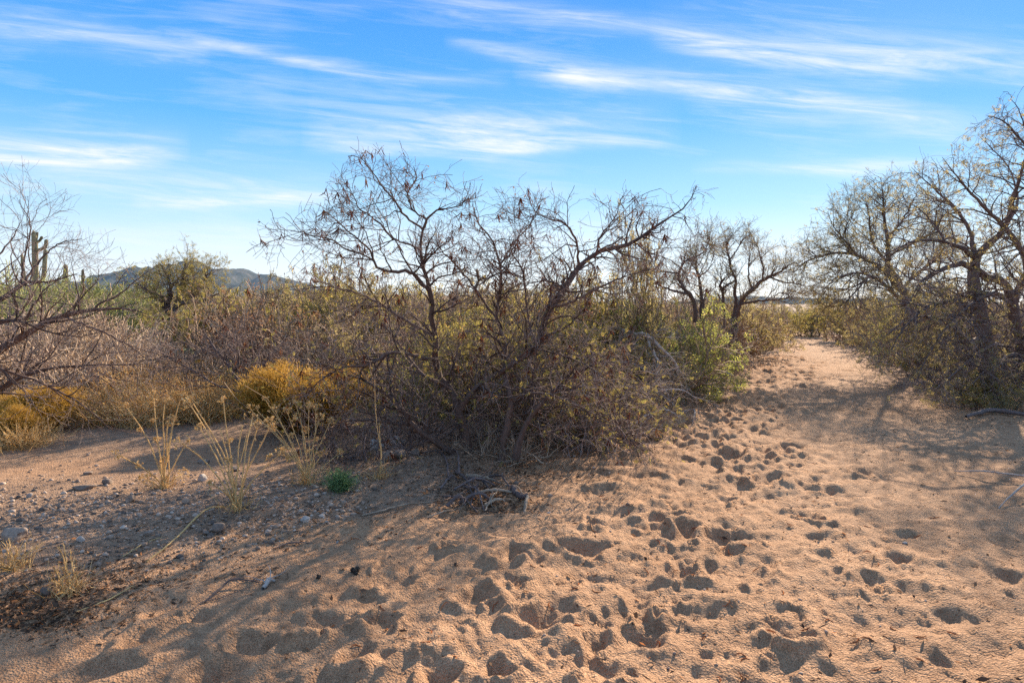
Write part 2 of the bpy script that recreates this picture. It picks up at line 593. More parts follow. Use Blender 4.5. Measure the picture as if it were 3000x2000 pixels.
def make_ground():
    g = np.random.default_rng(11)
    R, T = np.meshgrid(RR, TH, indexing='ij')
    X, Y = R * np.sin(T), OY + R * np.cos(T)
    Z = base_h(X, Y)
    cx = xat(CENTRE, Y)
    le, re = xat(LEFT_EDGE, Y), xat(RIGHT_EDGE, Y)
    wid = 0.45 * np.minimum(cx - le, re - cx) + 0.9
    trod = np.exp(-((X - cx) / wid) ** 2) * smooth(1.0, 2.0, Y)
    lo = np.clip(trod * 1.3, 0, 1) * smooth(40, 20, R)
    Z += (0.034 * fbm(X * 2.4 - Y * 1.0, Y * 3.2, 3) + 0.013 * fbm(X * 8, Y * 8, 4)) * (0.22 + 0.78 * lo) * smooth(45, 25, R)
    Z += 0.0030 * fbm(X * 26, Y * 26, 2) * smooth(14, 8, R)

    pr = []   # x, y, angle, half length, half width, depth
    for (px, py, lx, ly, dep) in [
            (1505, 1630, 0.13, 0.085, 0.06), (1715, 1608, 0.13, 0.10, 0.055), (1955, 1522, 0.15, 0.08, 0.06), (2015, 1555, 0.13, 0.07, 0.06),
            (1915, 1545, 0.09, 0.08, 0.045), (1400, 1750, 0.11, 0.075, 0.05), (1590, 1805, 0.13, 0.085, 0.055), (1160, 1690, 0.14, 0.09, 0.045),
            (960, 1815, 0.12, 0.10, 0.05), (880, 1830, 0.10, 0.08, 0.045), (740, 1880, 0.12, 0.10, 0.05), (1120, 1810, 0.08, 0.07, 0.045),
            (2120, 1572, 0.12, 0.09, 0.055), (2000, 1680, 0.13, 0.09, 0.055), (1310, 1600, 0.06, 0.04, 0.03), (1350, 1605, 0.06, 0.04, 0.03),
            (1740, 1543, 0.07, 0.045, 0.04), (1725, 1525, 0.06, 0.03, 0.03), (1120, 1650, 0.06, 0.035, 0.03), (1530, 1720, 0.06, 0.03, 0.03),
            (1690, 1703, 0.07, 0.025, 0.03), (2300, 1860, 0.11, 0.07, 0.05), (1890, 1850, 0.12, 0.08, 0.05), (1750, 1965, 0.12, 0.09, 0.055),
            (1460, 1960, 0.06, 0.05, 0.04), (1280, 1980, 0.11, 0.07, 0.05), (1740, 1880, 0.10, 0.05, 0.04), (1870, 1770, 0.08, 0.05, 0.04),
            (2370, 1510, 0.13, 0.06, 0.05), (2250, 1405, 0.15, 0.10, 0.06), (2150, 1330, 0.16, 0.10, 0.06), (2330, 1315, 0.18, 0.12, 0.055),
            (2520, 1385, 0.12, 0.07, 0.045), (2420, 1440, 0.11, 0.07, 0.045), (2130, 1462, 0.10, 0.06, 0.045), (620, 1960, 0.12, 0.1, 0.04),
            (560, 1800, 0.1, 0.06, 0.035), (300, 1950, 0.15, 0.09, 0.04), (430, 1850, 0.12, 0.07, 0.035), (1050, 1900, 0.1, 0.06, 0.035),
            (2640, 1640, 0.10, 0.06, 0.03), (2540, 1700, 0.09, 0.06, 0.03), (2660, 1560, 0.09, 0.05, 0.03)]:
        d = DG(py)
        pr.append(((px - 1500) / F * d, d, g.normal(0.5, 0.5), lx * 1.1, ly * 1.1, dep * 1.1))
    n = 1250
    yy = 1.6 + 26 * g.random(n) ** 1.25
    hw = 0.5 * np.minimum(xat(CENTRE, yy) - xat(LEFT_EDGE, yy), xat(RIGHT_EDGE, yy) - xat(CENTRE, yy)) + 0.5
    xx = xat(CENTRE, yy) + np.where(g.random(n) < 0.25, g.normal(0, 1.1, n), g.normal(0, 0.6, n)) * hw
    dirx = np.interp(yy, [0, 6, 15, 30], [0.15, 0.35, 0.42, 0.42])
    for i in range(n):
        s = g.uniform(0.6, 1.15)
        dep = (0.005 + 0.016 * g.random() ** 2) * (1 + 0.55 * min(yy[i] / 8, 2.2)) * (1.0 + 0.9 * float(smooth(6.0, 9.0, yy[i])))
        pr.append((xx[i], yy[i], dirx[i] + g.normal(0, 0.3), 0.15 * s, g.uniform(0.06, 0.12) * s, dep))
    n2 = 1500   # small animal and scuff dimples
    yy = 2.0 + 10 * g.random(n2) ** 1.3
    xx = xat(CENTRE, yy) + 0.6 + g.normal(0, 1.3, n2)
    for i in range(n2):
        s = g.uniform(0.35, 0.9)
        pr.append((xx[i], yy[i], g.uniform(0, pi), 0.06 * s, 0.045 * s, g.uniform(0.005, 0.013)))
    D = np.zeros_like(Z)
    for (x, y, a, hl, hwid, dep) in pr:
        r, t = math.hypot(x, y - OY), math.atan2(x, y - OY)
        ext = 2.1 * max(hl, hwid)
        if r < 2.5 or abs(t) > 0.85:
            continue
        i0, i1 = np.searchsorted(RR, [r - ext, r + ext])
        j0, j1 = np.searchsorted(TH, [t - ext / r, t + ext / r])
        lx, ly = X[i0:i1, j0:j1] - x, Y[i0:i1, j0:j1] - y
        u = (lx * sin(a) + ly * cos(a)) / hl
        v = (lx * cos(a) - ly * sin(a)) / hwid
        wob = 0.16 * np.sin(3 * np.arctan2(v, u) + x * 37) + 0.1 * np.sin(5 * np.arctan2(v, u) + y * 53)
        e = np.sqrt(u * u + v * v) * (1 + wob)
        hole = -dep * (1 - smooth(0.0, 1.25, e)) * (1 + 0.35 * np.clip(u, -1, 1))
        rim = 0.42 * dep * np.exp(-((e - 1.4) / 0.36) ** 2) * (1 - 0.5 * np.clip(u, -1, 1))
        cur = D[i0:i1, j0:j1]
        k = 1 - 0.6 * smooth(0.3, 1.1, 1.4 - e)
        D[i0:i1, j0:j1] = cur * k + hole + rim
    Z += np.clip(D, -0.085, 0.05)
    # soil mask: organic ground outside the wash bed
    edge = 0.35 * fbm(X * 1.3, Y * 1.3, 3)
    soil = np.maximum(smooth(-0.1, 0.6, le - X + edge), smooth(0.2, 1.0, X - re + edge))
    sandch = np.exp(-((Y - (7.5 + 0.18 * X)) / 0.8) ** 2) * smooth(-0.6, -1.8, X)
    grav = smooth(-0.8, -1.6, X) * smooth(7.2, 6.4, Y - 0.1 * X)
    soil = np.clip(soil * (1 - 0.75 * sandch) * (1 - 0.15 * grav), 0, 1) * 0.85
    nr, nt = X.shape
    i = np.arange(nr - 1)[:, None] * nt
    j = np.arange(nt - 1)[None, :]
    q = np.stack([i + j, i + nt + j, i + nt + j + 1, i + j + 1], -1).reshape(-1, 4)[:, ::-1]
    geo = Geo()
    # close the small hole behind the first ring
    V = np.stack([X, Y, Z], -1).reshape(-1, 3)
    c = len(V)
    V = np.concatenate([V, [[0, OY, 0]]])
    t = np.stack([np.full(nt - 1, c), np.arange(nt - 1), np.arange(1, nt)], -1)
    geo.add(V, q, t[:, ::-1])
    o = geo.build('ground', SAND)
    tag(o, kind='structure')
    at = o.data.attributes.new('soil', 'FLOAT', 'POINT')
    at.data.foreach_set('value', np.concatenate([soil.ravel(), [0]]).astype(np.float32))
    # height look-up for things that stand on it
    global _GZ
    _GZ = Z
    return o


def GH(x, y):
    """ground height under a point"""
    r, t = math.hypot(x, y - OY), math.atan2(x, y - OY)
    i = min(np.searchsorted(RR, r), len(RR) - 1)
    j = min(np.searchsorted(TH, t), len(TH) - 1)
    return float(_GZ[i, j])


def GHv(x, y):
    r, t = np.hypot(x, y - OY), np.arctan2(x, y - OY)
    i = np.minimum(np.searchsorted(RR, r), len(RR) - 1)
    j = np.minimum(np.searchsorted(TH, t), len(TH) - 1)
    return _GZ[i, j]


make_ground()


def on_ground(px, py):
    d = DG(py)
    x = (px - 1500) / F * d
    return np.array([x, d, GH(x, d)])


def stand(px, d):
    x = (px - 1500) / F * d
    return np.array([x, d, GH(x, d)])


# ------------------------------------------------------------------ mountains
def mountain_mat():
    m, n, l, out = mat_new('mountain_scrub')
    b = n.new('ShaderNodeBsdfPrincipled')
    b.inputs['Roughness'].default_value = 1.0
    b.inputs['Specular IOR Level'].default_value = 0.0
    tc = n.new('ShaderNodeTexCoord')
    t = n.new('ShaderNodeTexNoise')
    t.inputs['Scale'].default_value = 0.02
    t.inputs['Detail'].default_value = 8
    t.inputs['Roughness'].default_value = 0.7
    l.new(tc.outputs['Object'], t.inputs['Vector'])
    c = ramp_node(n, l, t.outputs[0], [(0.35, (0.045, 0.055, 0.05)), (0.55, (0.085, 0.085, 0.075)), (0.72, (0.19, 0.17, 0.155))])
    l.new(c, b.inputs['Base Color'])
    l.new(b.outputs[0], out.inputs[0])
    return m


MOUNT = mountain_mat()


def mountain(name, label, d, prof, depth, seed):
    pts = np.array([((px - 1500) / F * d, CAMH + (HOR - py) / F * d) for px, py in prof])
    nx, ny = 220, 46
    xs = np.linspace(pts[0, 0], pts[-1, 0], nx)
    zs = np.interp(xs, pts[:, 0], pts[:, 1])
    s = np.linspace(-1, 1, ny)
    X = np.repeat(xs[:, None], ny, 1)
    Y = d + s[None, :] * depth + 0 * X
    env = np.clip(1 - np.abs(s) ** 1.3, 0, 1)[None, :]
    rid = 1 + 0.5 * fbm(X / (d * 0.018) + seed, Y / (d * 0.06), 4) * (np.abs(s)[None, :] ** 0.6)
    Z = zs[:, None] * env * rid + fbm(X / (d * 0.006) + seed, Y / (d * 0.006), 3) * zs[:, None] * 0.02 - 3
    i = np.arange(nx - 1)[:, None] * ny
    j = np.arange(ny - 1)[None]
    q = np.stack([i + j, i + ny + j, i + ny + j + 1, i + j + 1], -1).reshape(-1, 4)
    o = Geo().add(np.stack([X, Y, Z], -1), q).build(name, MOUNT)
    tag(o, kind='structure')
    return o


mountain('mountain', None, 3200, [(-250, 905), (0, 880), (120, 855), (250, 834), (330, 815), (390, 812), (440, 790), (500, 780), (528, 777), (545, 763), (560, 762), (580, 772), (610, 782),
                                  (640, 789), (690, 789), (740, 799), (800, 806), (860, 820), (930, 838), (1000, 852), (1060, 866), (1160, 880), (1300, 900)], 900, 3.1)
mountain('far_hill', None, 2600, [(1900, 892), (2020, 880), (2120, 868), (2200, 863), (2270, 872), (2330, 868), (2420, 876), (2550, 872), (2700, 882), (2900, 892)], 500, 9.7)


# ------------------------------------------------------------------ growing branches
def resample(pts, N, r, wob=0.0):
    """Catmull-Rom through control points (x, y, z, radius) -> (N,3), (N,)"""
    p = np.asarray(pts, float)
    p = np.concatenate([[2 * p[0] - p[1]], p, [2 * p[-1] - p[-2]]])
    seg = len(p) - 3
    ln = np.linalg.norm(np.diff(p[1:-1, :3], axis=0), axis=1)
    cum = np.concatenate([[0], np.cumsum(ln)])
    s = np.linspace(0, cum[-1], N)
    k = np.clip(np.searchsorted(cum, s, side='right') - 1, 0, seg - 1)
    t = ((s - cum[k]) / np.maximum(ln[k], 1e-6))[:, None]
    a, b, c, d = p[k], p[k + 1], p[k + 2], p[k + 3]
    o = 0.5 * (2 * b + (c - a) * t + (2 * a - 5 * b + 4 * c - d) * t ** 2 + (3 * b - a - 3 * c + d) * t ** 3)
    if wob:
        o[1:-1, :3] += r.normal(size=(N - 2, 3)) * wob * (0.4 + o[1:-1, 3:4] / 0.03)
    return o[:, :3], np.maximum(o[:, 3], 0.0012)


def grow(P, R, n, ln, ang=(50, 15), N=7, wig=0.28, up=0.0, t0=0.15, rk=0.62, rmax=0.02, tip=0.0012, out=None, r=rng, t1=1.0, drag=None, droop=0.0, zmin=0.03, fall=0.5):
    """n children on the parent polylines (M,K,3)"""
    M, K = P.shape[:2]
    L = np.linalg.norm(np.diff(P, axis=1), axis=2).sum(1)
    m = r.choice(M, n, p=L / L.sum())
    t = t0 + (t1 - t0) * r.random(n) ** 0.85
    f = t * (K - 1)
    i = np.minimum(f.astype(int), K - 2)
    w_ = (f - i)[:, None]
    p = P[m, i] * (1 - w_) + P[m, i + 1] * w_
    rp = R[m, i] * (1 - w_[:, 0]) + R[m, i + 1] * w_[:, 0]
    T = nrm(P[m, i + 1] - P[m, i])
    q = nrm(np.cross(T, r.normal(size=(n, 3))))
    a = np.radians(r.normal(ang[0], ang[1], n))[:, None]
    d = np.cos(a) * T + np.sin(a) * q
    d[:, 2] += up
    if out is not None:
        d += 0.5 * nrm(p - out)
    d = nrm(d)
    le = r.uniform(ln[0], ln[1], n) * (1.15 - fall * t)
    st = le / (N - 1)
    r0 = np.minimum(rp * rk, rmax)
    C = np.empty((n, N, 3))
    C[:, 0] = p
    for k in range(1, N):
        d = d + r.normal(size=(n, 3)) * wig
        d[:, 2] += (up * 0.25 - droop * k / N)
        if drag is not None:
            d += np.asarray(drag)
        d = nrm(d)
        C[:, k] = C[:, k - 1] + d * st[:, None]
    if zmin is not None:
        C[:, :, 2] = np.where(C[:, :, 2] < zmin, zmin + 0.15 * np.abs(zmin - C[:, :, 2]), C[:, :, 2])
    rr = r0[:, None] * (1 - np.linspace(0, 1, N)[None] * 0.8)
    return C, np.maximum(rr, tip)


def sample_on(P, n, r=rng, t0=0.1):
    M, K = P.shape[:2]
    m = r.integers(0, M, n)
    f = (t0 + (1 - t0) * r.random(n)) * (K - 1)
    i = np.minimum(f.astype(int), K - 2)
    w_ = (f - i)[:, None]
    return P[m, i] * (1 - w_) + P[m, i + 1] * w_, nrm(P[m, i + 1] - P[m, i])


def pods(P, n, r, lo=0.07, hi=0.14, zsel=None):
    """clusters of narrow curved pods hanging from twigs"""
    c, _ = sample_on(P, n, r, 0.5)
    if zsel is not None:
        c = c[zsel(c)]
    k = r.integers(2, 7, len(c))
    c = np.repeat(c, k, 0)
    m = len(c)
    le = r.uniform(lo, hi, m)
    d = nrm(np.stack([r.normal(0, 0.35, m), r.normal(0, 0.35, m), -np.ones(m)], 1))
    bend = r.normal(size=(m, 3)) * 0.35
    bend[:, 2] *= 0.2
    N = 5
    C = np.empty((m, N, 3))
    C[:, 0] = c
    for j in range(1, N):
        d = nrm(d + bend / 2)
        C[:, j] = C[:, j - 1] + d * (le / (N - 1))[:, None]
    R = np.tile(np.array([0.0012, 0.0042, 0.0048, 0.0042, 0.001]), (m, 1))
    g = Geo()
    g.tubes(C, R, 3)
    return g


def limb3(pts):
    return [(*W(px, py, d), dm * 0.5 * d / F) for px, py, d, dm in pts]


def explicit_tree(name, label, cat, base, limbs, seed, lv, bark, twigm, N=26, group=None, trunk_n=3, foliage=None, podn=None, skirt=None, wob=0.006, leafer=None, env=None):
    """a tree whose main limbs are given; branches, twigs, leaves and pods grow from them"""
    r = np.random.default_rng(seed)
    root = empty(name, base, label, cat, group)
    off = np.asarray(base, float)
    PP, RR_ = [], []
    for k, lb in enumerate(limbs):
        p, q = resample(limb3(lb), N, r, wob)
        PP.append(p - off)
        RR_.append(q)
    PP, RR_ = np.array(PP), np.array(RR_)
    for k in range(len(limbs)):
        Geo().tubes(PP[k:k + 1], RR_[k:k + 1] * (1 + 0.10 * r.normal(size=RR_[k:k + 1].shape)).clip(0.8, 1.3), 9 if k < trunk_n else 7).build('trunk' if k < trunk_n else 'limb', bark, root)
    zm = 0.02 - off[2]
    br = Geo()
    tw = Geo()
    prevP, prevR = PP, RR_
    allt = []
    for li, q in enumerate(lv):
        q = dict(q)
        side = q.pop('S', 4 if li == 0 else 3)
        C, Rc = grow(prevP, prevR, r=r, zmin=zm, **q)
        if env is not None:      # keep the crown inside its outline
            e = C[:, -1] + off
            ex, ey = 1500 + F * e[:, 0] / e[:, 1], HOR - F * (e[:, 2] - CAMH) / e[:, 1]
            k = ey > np.interp(ex, [q_[0] for q_ in env], [q_[1] for q_ in env]) - 75 * r.random(len(ey)) ** 2.2
            C, Rc = C[k], Rc[k]
        (br if li == 0 else tw).tubes(C, Rc, side)
        if li == 0:
            L1 = (C, Rc)
        allt.append((C, Rc))
        prevP, prevR = C, Rc
    br.build('branches', bark, root)
    tw.build('twigs', twigm, root)
    if leafer:
        leafer(root, allt, r, off)
    if podn:
        pods(allt[-2][0], podn, r).build('seed_pods', POD, root)
    return root, allt


def thin(limbs, k=0.72):
    return [[(a, b, c, e * k) for a, b, c, e in lb] for lb in limbs]

# ------------------------------------------------------------------ the bare mesquite in the middle
def centre_leaves(root, allt, r, off):
    tw = allt[-1][0]
    c, d = sample_on(tw, 6500, r, 0.2)
    z = c[:, 2] + off[2]
    x = c[:, 0] + off[0]
    keep = (z < 1.75 - 0.25 * np.abs(x)) & (r.random(len(c)) < 0.30 * smooth(1.8, 0.7, z) + 0.05)
    c, d = c[keep], d[keep]
    g = Geo()
    ax = nrm(d + r.normal(size=d.shape) * 0.6) * r.uniform(0.04, 0.085, len(c))[:, None]
    g.pinnate(c, ax, 6, 0.017, r)
    g.build('leaves', L_YEL, root)
    keep = sample_on(tw, 900, r, 0.3)
    g2 = Geo()
    sel = (keep[0][:, 2] + off[2] > 0.9)
    c2, d2 = keep[0][sel], keep[1][sel]
    g2.leaves(c2, nrm(d2 + r.normal(size=d2.shape) * 0.7) * 0.03, 0.007, None, r)
    g2.build('dry_leaves', L_RED, root)


CT = [
    # trunks
    [(1373, 1358, 7.0, 36), (1364, 1277, 7.0, 27), (1346, 1200, 7.0, 24), (1382, 1152, 7.0, 23), (1471, 1089, 7.05, 23), (1565, 1022, 7.1, 24), (1586, 981, 7.15, 26),
     (1598, 915, 7.2, 27), (1644, 856, 7.3, 24), (1698, 782, 7.45, 20), (1748, 740, 7.6, 16), (1806, 724, 7.7, 14), (1855, 707, 7.8, 12), (1922, 662, 8.0, 9), (2005, 608, 8.2, 5), (2042, 546, 8.3, 2)],
    [(1378, 1352, 7.1, 40), (1358, 1265, 7.15, 32), (1340, 1189, 7.2, 28), (1318, 1140, 7.25, 26), (1288, 1105, 7.3, 27), (1280, 1060, 7.3, 25), (1275, 1000, 7.3, 22), (1270, 940, 7.25, 18),
     (1261, 856, 7.2, 16), (1237, 768, 7.1, 11), (1231, 716, 7.1, 10), (1238, 670, 7.1, 9), (1251, 642, 7.1, 8), (1275, 617, 7.1, 7), (1303, 610, 7.1, 6), (1342, 607, 7.05, 4.5), (1363, 586, 7.0, 3), (1380, 533, 7.0, 1.5)],
    [(1467, 1358, 6.9, 30), (1485, 1250, 6.9, 24), (1494, 1170, 6.95, 21), (1480, 1100, 7.1, 17), (1482, 1035, 7.3, 15), (1474, 977, 7.4, 14), (1453, 927, 7.5, 13), (1462, 873, 7.5, 11), (1466, 774, 7.5, 9),
     (1440, 700, 7.5, 6), (1400, 650, 7.5, 4), (1385, 600, 7.5, 2)],
    [(1512, 1345, 6.75, 30), (1532, 1270, 6.75, 22), (1580, 1190, 6.8, 16), (1640, 1130, 6.9, 12), (1720, 1075, 7.1, 8), (1800, 1050, 7.3, 4), (1850, 1040, 7.4, 2)],
    # limbs
    [(1330, 1330, 6.95, 26), (1293, 1304, 6.9, 25), (1212, 1250, 6.8, 20), (1159, 1179, 6.7, 15), (1110, 1143, 6.65, 12), (1070, 1116, 6.6, 9), (1000, 1090, 6.5, 6), (930, 1060, 6.4, 3)],
    [(1205, 1246, 6.8, 10), (1130, 1236, 6.6, 9), (1050, 1230, 6.45, 7), (980, 1250, 6.3, 4), (930, 1300, 6.2, 2)],
    [(1280, 1055, 7.28, 14), (1150, 1033, 6.8, 12), (1087, 1067, 6.6, 10), (1012, 1076, 6.5, 8), (945, 1107, 6.4, 5), (900, 1160, 6.3, 2.5)],
    [(1238, 672, 7.1, 8), (1219, 656, 7.1, 8), (1184, 631, 7.05, 8), (1159, 593, 7.0, 7), (1142, 572, 7.0, 6.5), (1121, 547, 7.0, 6), (1086, 498, 6.95, 4), (1068, 474, 6.9, 3.5), (1047, 458, 6.9, 3), (1019, 458, 6.9, 2)],
    [(1251, 642, 7.1, 6), (1219, 624, 7.2, 6), (1198, 589, 7.25, 5.5), (1195, 565, 7.3, 5), (1219, 523, 7.3, 4), (1212, 488, 7.3, 2.5)],
    [(1261, 858, 7.2, 15), (1226, 817, 7.1, 13), (1205, 798, 7.0, 12), (1156, 796, 6.9, 12), (1114, 789, 6.8, 11), (1096, 765, 6.8, 9), (1082, 733, 6.75, 7), (1051, 702, 6.7, 6), (1016, 674, 6.7, 5), (981, 642, 6.65, 4), (946, 614, 6.6, 2)],
    [(1096, 765, 6.8, 7), (1058, 744, 6.75, 6.5), (1016, 730, 6.7, 6), (967, 702, 6.6, 5), (910, 688, 6.5, 4), (868, 677, 6.5, 3), (788, 672, 6.4, 1.6)],
    [(1231, 732, 7.1, 8), (1198, 716, 7.2, 7), (1152, 698, 7.3, 7), (1117, 660, 7.3, 6), (1086, 635, 7.35, 5), (1051, 610, 7.4, 4), (1037, 575, 7.4, 3), (1009, 533, 7.4, 1.6)],
    [(1453, 927, 7.5, 10), (1424, 894, 7.6, 9), (1375, 823, 7.7, 8), (1330, 770, 7.8, 6), (1290, 730, 7.8, 4), (1270, 690, 7.8, 2)],
    [(1575, 1010, 7.15, 10), (1553, 956, 7.3, 9), (1540, 873, 7.4, 8), (1536, 815, 7.4, 7), (1528, 786, 7.4, 6), (1500, 740, 7.4, 4), (1490, 690, 7.4, 2)],
    [(1536, 815, 7.4, 5), (1480, 797, 7.35, 6), (1420, 815, 7.3, 5), (1370, 800, 7.2, 3)],
    [(1698, 782, 7.45, 11), (1694, 749, 7.4, 9), (1690, 707, 7.35, 8), (1673, 678, 7.3, 7), (1652, 653, 7.25, 6), (1598, 637, 7.2, 4), (1565, 616, 7.2, 3), (1550, 580, 7.2, 1.6)],
    [(1466, 774, 7.5, 7), (1500, 720, 7.6, 6), (1550, 660, 7.7, 4.5), (1580, 600, 7.8, 2)],
    [(1600, 900, 7.2, 12), (1660, 890, 7.0, 10), (1740, 850, 6.9, 8), (1830, 810, 6.8, 5), (1900, 790, 6.8, 2.5)],
    [(1275, 985, 7.3, 12), (1200, 945, 7.5, 11), (1130, 900, 7.7, 9), (1050, 860, 7.9, 7), (960, 840, 8.0, 4), (850, 850, 8.1, 2)],
    [(1318, 1140, 7.25, 12), (1230, 1090, 7.5, 10), (1170, 1010, 7.7, 8), (1120, 950, 7.8, 5), (1020, 900, 7.9, 3)],
    [(1565, 1022, 7.1, 9), (1650, 1040, 6.8, 7), (1750, 1090, 6.5, 5), (1830, 1180, 6.3, 3), (1850, 1310, 6.1, 1.8)],
    [(1494, 1170, 6.95, 10), (1570, 1150, 6.6, 8), (1660, 1170, 6.3, 6), (1750, 1220, 6.1, 4), (1820, 1250, 6.0, 2)],
    [(1855, 707, 7.8, 6), (1900, 740, 7.9, 5), (1960, 760, 8.0, 3), (2010, 800, 8.1, 1.6)],
    [(1748, 740, 7.6, 7), (1760, 690, 7.5, 6), (1800, 640, 7.5, 4), (1820, 580, 7.5, 2)],
]
tree, ct = explicit_tree('mesquite_tree', 'bare mesquite with many leaning trunks and red-brown pods in the middle of the picture', 'tree',
                         stand(1420, 7.0), thin(CT, 0.8), 21,
                         [dict(n=560, ln=(0.35, 1.05), ang=(50, 15), N=8, wig=0.22, up=0.07, rmax=0.012, rk=0.6, tip=0.0026, fall=0.92),
                          dict(n=3400, ln=(0.12, 0.42), ang=(50, 16), N=5, wig=0.24, up=0.06, rmax=0.0052, tip=0.002),
                          dict(n=6800, ln=(0.05, 0.20), ang=(52, 18), N=3, wig=0.25, up=0.12, rmax=0.003, tip=0.0015)],
                         BARK, TWIG, trunk_n=4, podn=330, leafer=centre_leaves,
                         env=[(760, 650), (860, 640), (940, 590), (985, 520), (1005, 440), (1180, 440), (1240, 475), (1400, 535), (1600, 555), (1800, 575), (1980, 560), (2060, 530)])


# a skirt of dead and drooping twigs round the foot of the middle tree
def twig_skirt(name, label, spots, seed, mat, n1, ln, cat='shrub', up=0.1, leaves=None, leafmat=None, group=None, n2=6, n3=3, drag=None, wig=0.22, droop=0.05, red=None):
    """spots: (x, y, n) base points; every spot throws stems, all of them one shrub"""
    r = np.random.default_rng(seed)
    base = np.array([np.mean([s[0] for s in spots]), np.mean([s[1] for s in spots]), 0])
    base[2] = GH(base[0], base[1])
    root = empty(name, base, label, cat, group)
    P, R = [], []
    for (x, y) in spots:
        k = n1
        N = 8
        a = r.uniform(0, 2 * pi, k)
        el = np.radians(r.uniform(12, 80, k))
        d = np.stack([np.cos(a) * np.cos(el), np.sin(a) * np.cos(el), np.sin(el)], 1)
        le = r.uniform(ln[0], ln[1], k)
        C = np.empty((k, N, 3))
        C[:, 0] = np.array([x, y, GH(x, y)]) - base + r.normal(size=(k, 3)) * np.array([0.12, 0.12, 0])
        for j in range(1, N):
            d = d + r.normal(size=(k, 3)) * wig
            d[:, 2] += up * 0.3 - droop * j / N * 2
            if drag is not None:
                d = d + np.array(drag)
            d = nrm(d)
            C[:, j] = C[:, j - 1] + d * (le / (N - 1))[:, None]
        C[:, :, 2] = np.maximum(C[:, :, 2], 0.015)
        P.append(C)
        R.append(np.linspace(1, 0.25, N)[None] * r.uniform(0.004, 0.011, k)[:, None])
    P, R = np.concatenate(P), np.concatenate(R)
    Geo().tubes(P, R, 4).build('stems', mat, root)
    g = Geo()
    C1, R1 = grow(P, R, len(P) * n2, (ln[0] * 0.35, ln[1] * 0.5), ang=(48, 16), N=6, wig=0.25, up=0.05, rmax=0.005, tip=0.0016, r=r, zmin=0.01)
    g.tubes(C1, R1, 3)
    C2, R2 = grow(C1, R1, len(C1) * n3, (ln[0] * 0.15, ln[1] * 0.22), ang=(50, 18), N=4, wig=0.25, rmax=0.003, tip=0.0012, r=r, zmin=0.01)
    g.tubes(C2, R2, 3)
    g.build('twigs', mat, root)
    if leaves:
        c, d = sample_on(C2, leaves, r)
        lf = Geo()
        lf.pinnate(c, nrm(d + r.normal(size=d.shape) * 0.6) * r.uniform(0.035, 0.07, len(c))[:, None], 5, 0.017, r)
        lf.build('leaves', leafmat, root)
    return root


twig_skirt('dry_shrub', 'low tangle of dead grey-brown twigs at the right foot of the bare mesquite', [(0.35, 7.7), (0.8, 7.9), (0.6, 8.6), (1.2, 8.7), (1.6, 9.3)], 31, BROWNT, 26, (0.5, 1.15), leaves=900, leafmat=L_YEL)
twig_skirt('dry_shrub', 'dense tangle of dark upright twigs filling the space round the mesquite trunks', [(-0.75, 7.6), (-0.35, 7.7), (0.05, 7.65), (0.45, 7.7), (-1.05, 7.7), (0.8, 7.8), (-0.1, 8.0), (-1.4, 7.8)], 35, TWIG, 13, (0.9, 1.9), leaves=2200, leafmat=L_YEL, n2=6, n3=3, up=0.35, droop=0.0)
twig_skirt('dry_shrub', 'drooping brown twigs in front of the thick leaning trunk', [(0.75, 7.25), (1.0, 7.5), (1.3, 8.0)], 36, TWIG, 18, (0.5, 1.05), leaves=700, leafmat=L_YEL, n2=6, n3=3, up=0.1)
twig_skirt('dry_shrub', 'dead pale twig tangle between the trunks of the bare mesquite', [(-0.25, 7.0), (0.0, 7.1), (0.1, 6.95)], 32, BROWNT, 15, (0.15, 0.40), n2=4, n3=2)
twig_skirt('dry_shrub', 'dark drooping dead twigs left of the bare mesquite trunks above the pale rocks', [(-1.5, 6.7), (-1.9, 6.9), (-1.1, 7.1)], 33, BARKD, 16, (0.4, 0.95), n2=5, n3=3)
twig_skirt('dry_shrub', 'dense dark twiggy shrub hanging over the sand right of the bare mesquite', [(1.5, 9.9), (2.1, 10.3), (1.0, 9.7), (2.5, 11.0)], 34, BROWNT, 34, (0.6, 1.25), leaves=500, leafmat=L_OLV, n2=7)

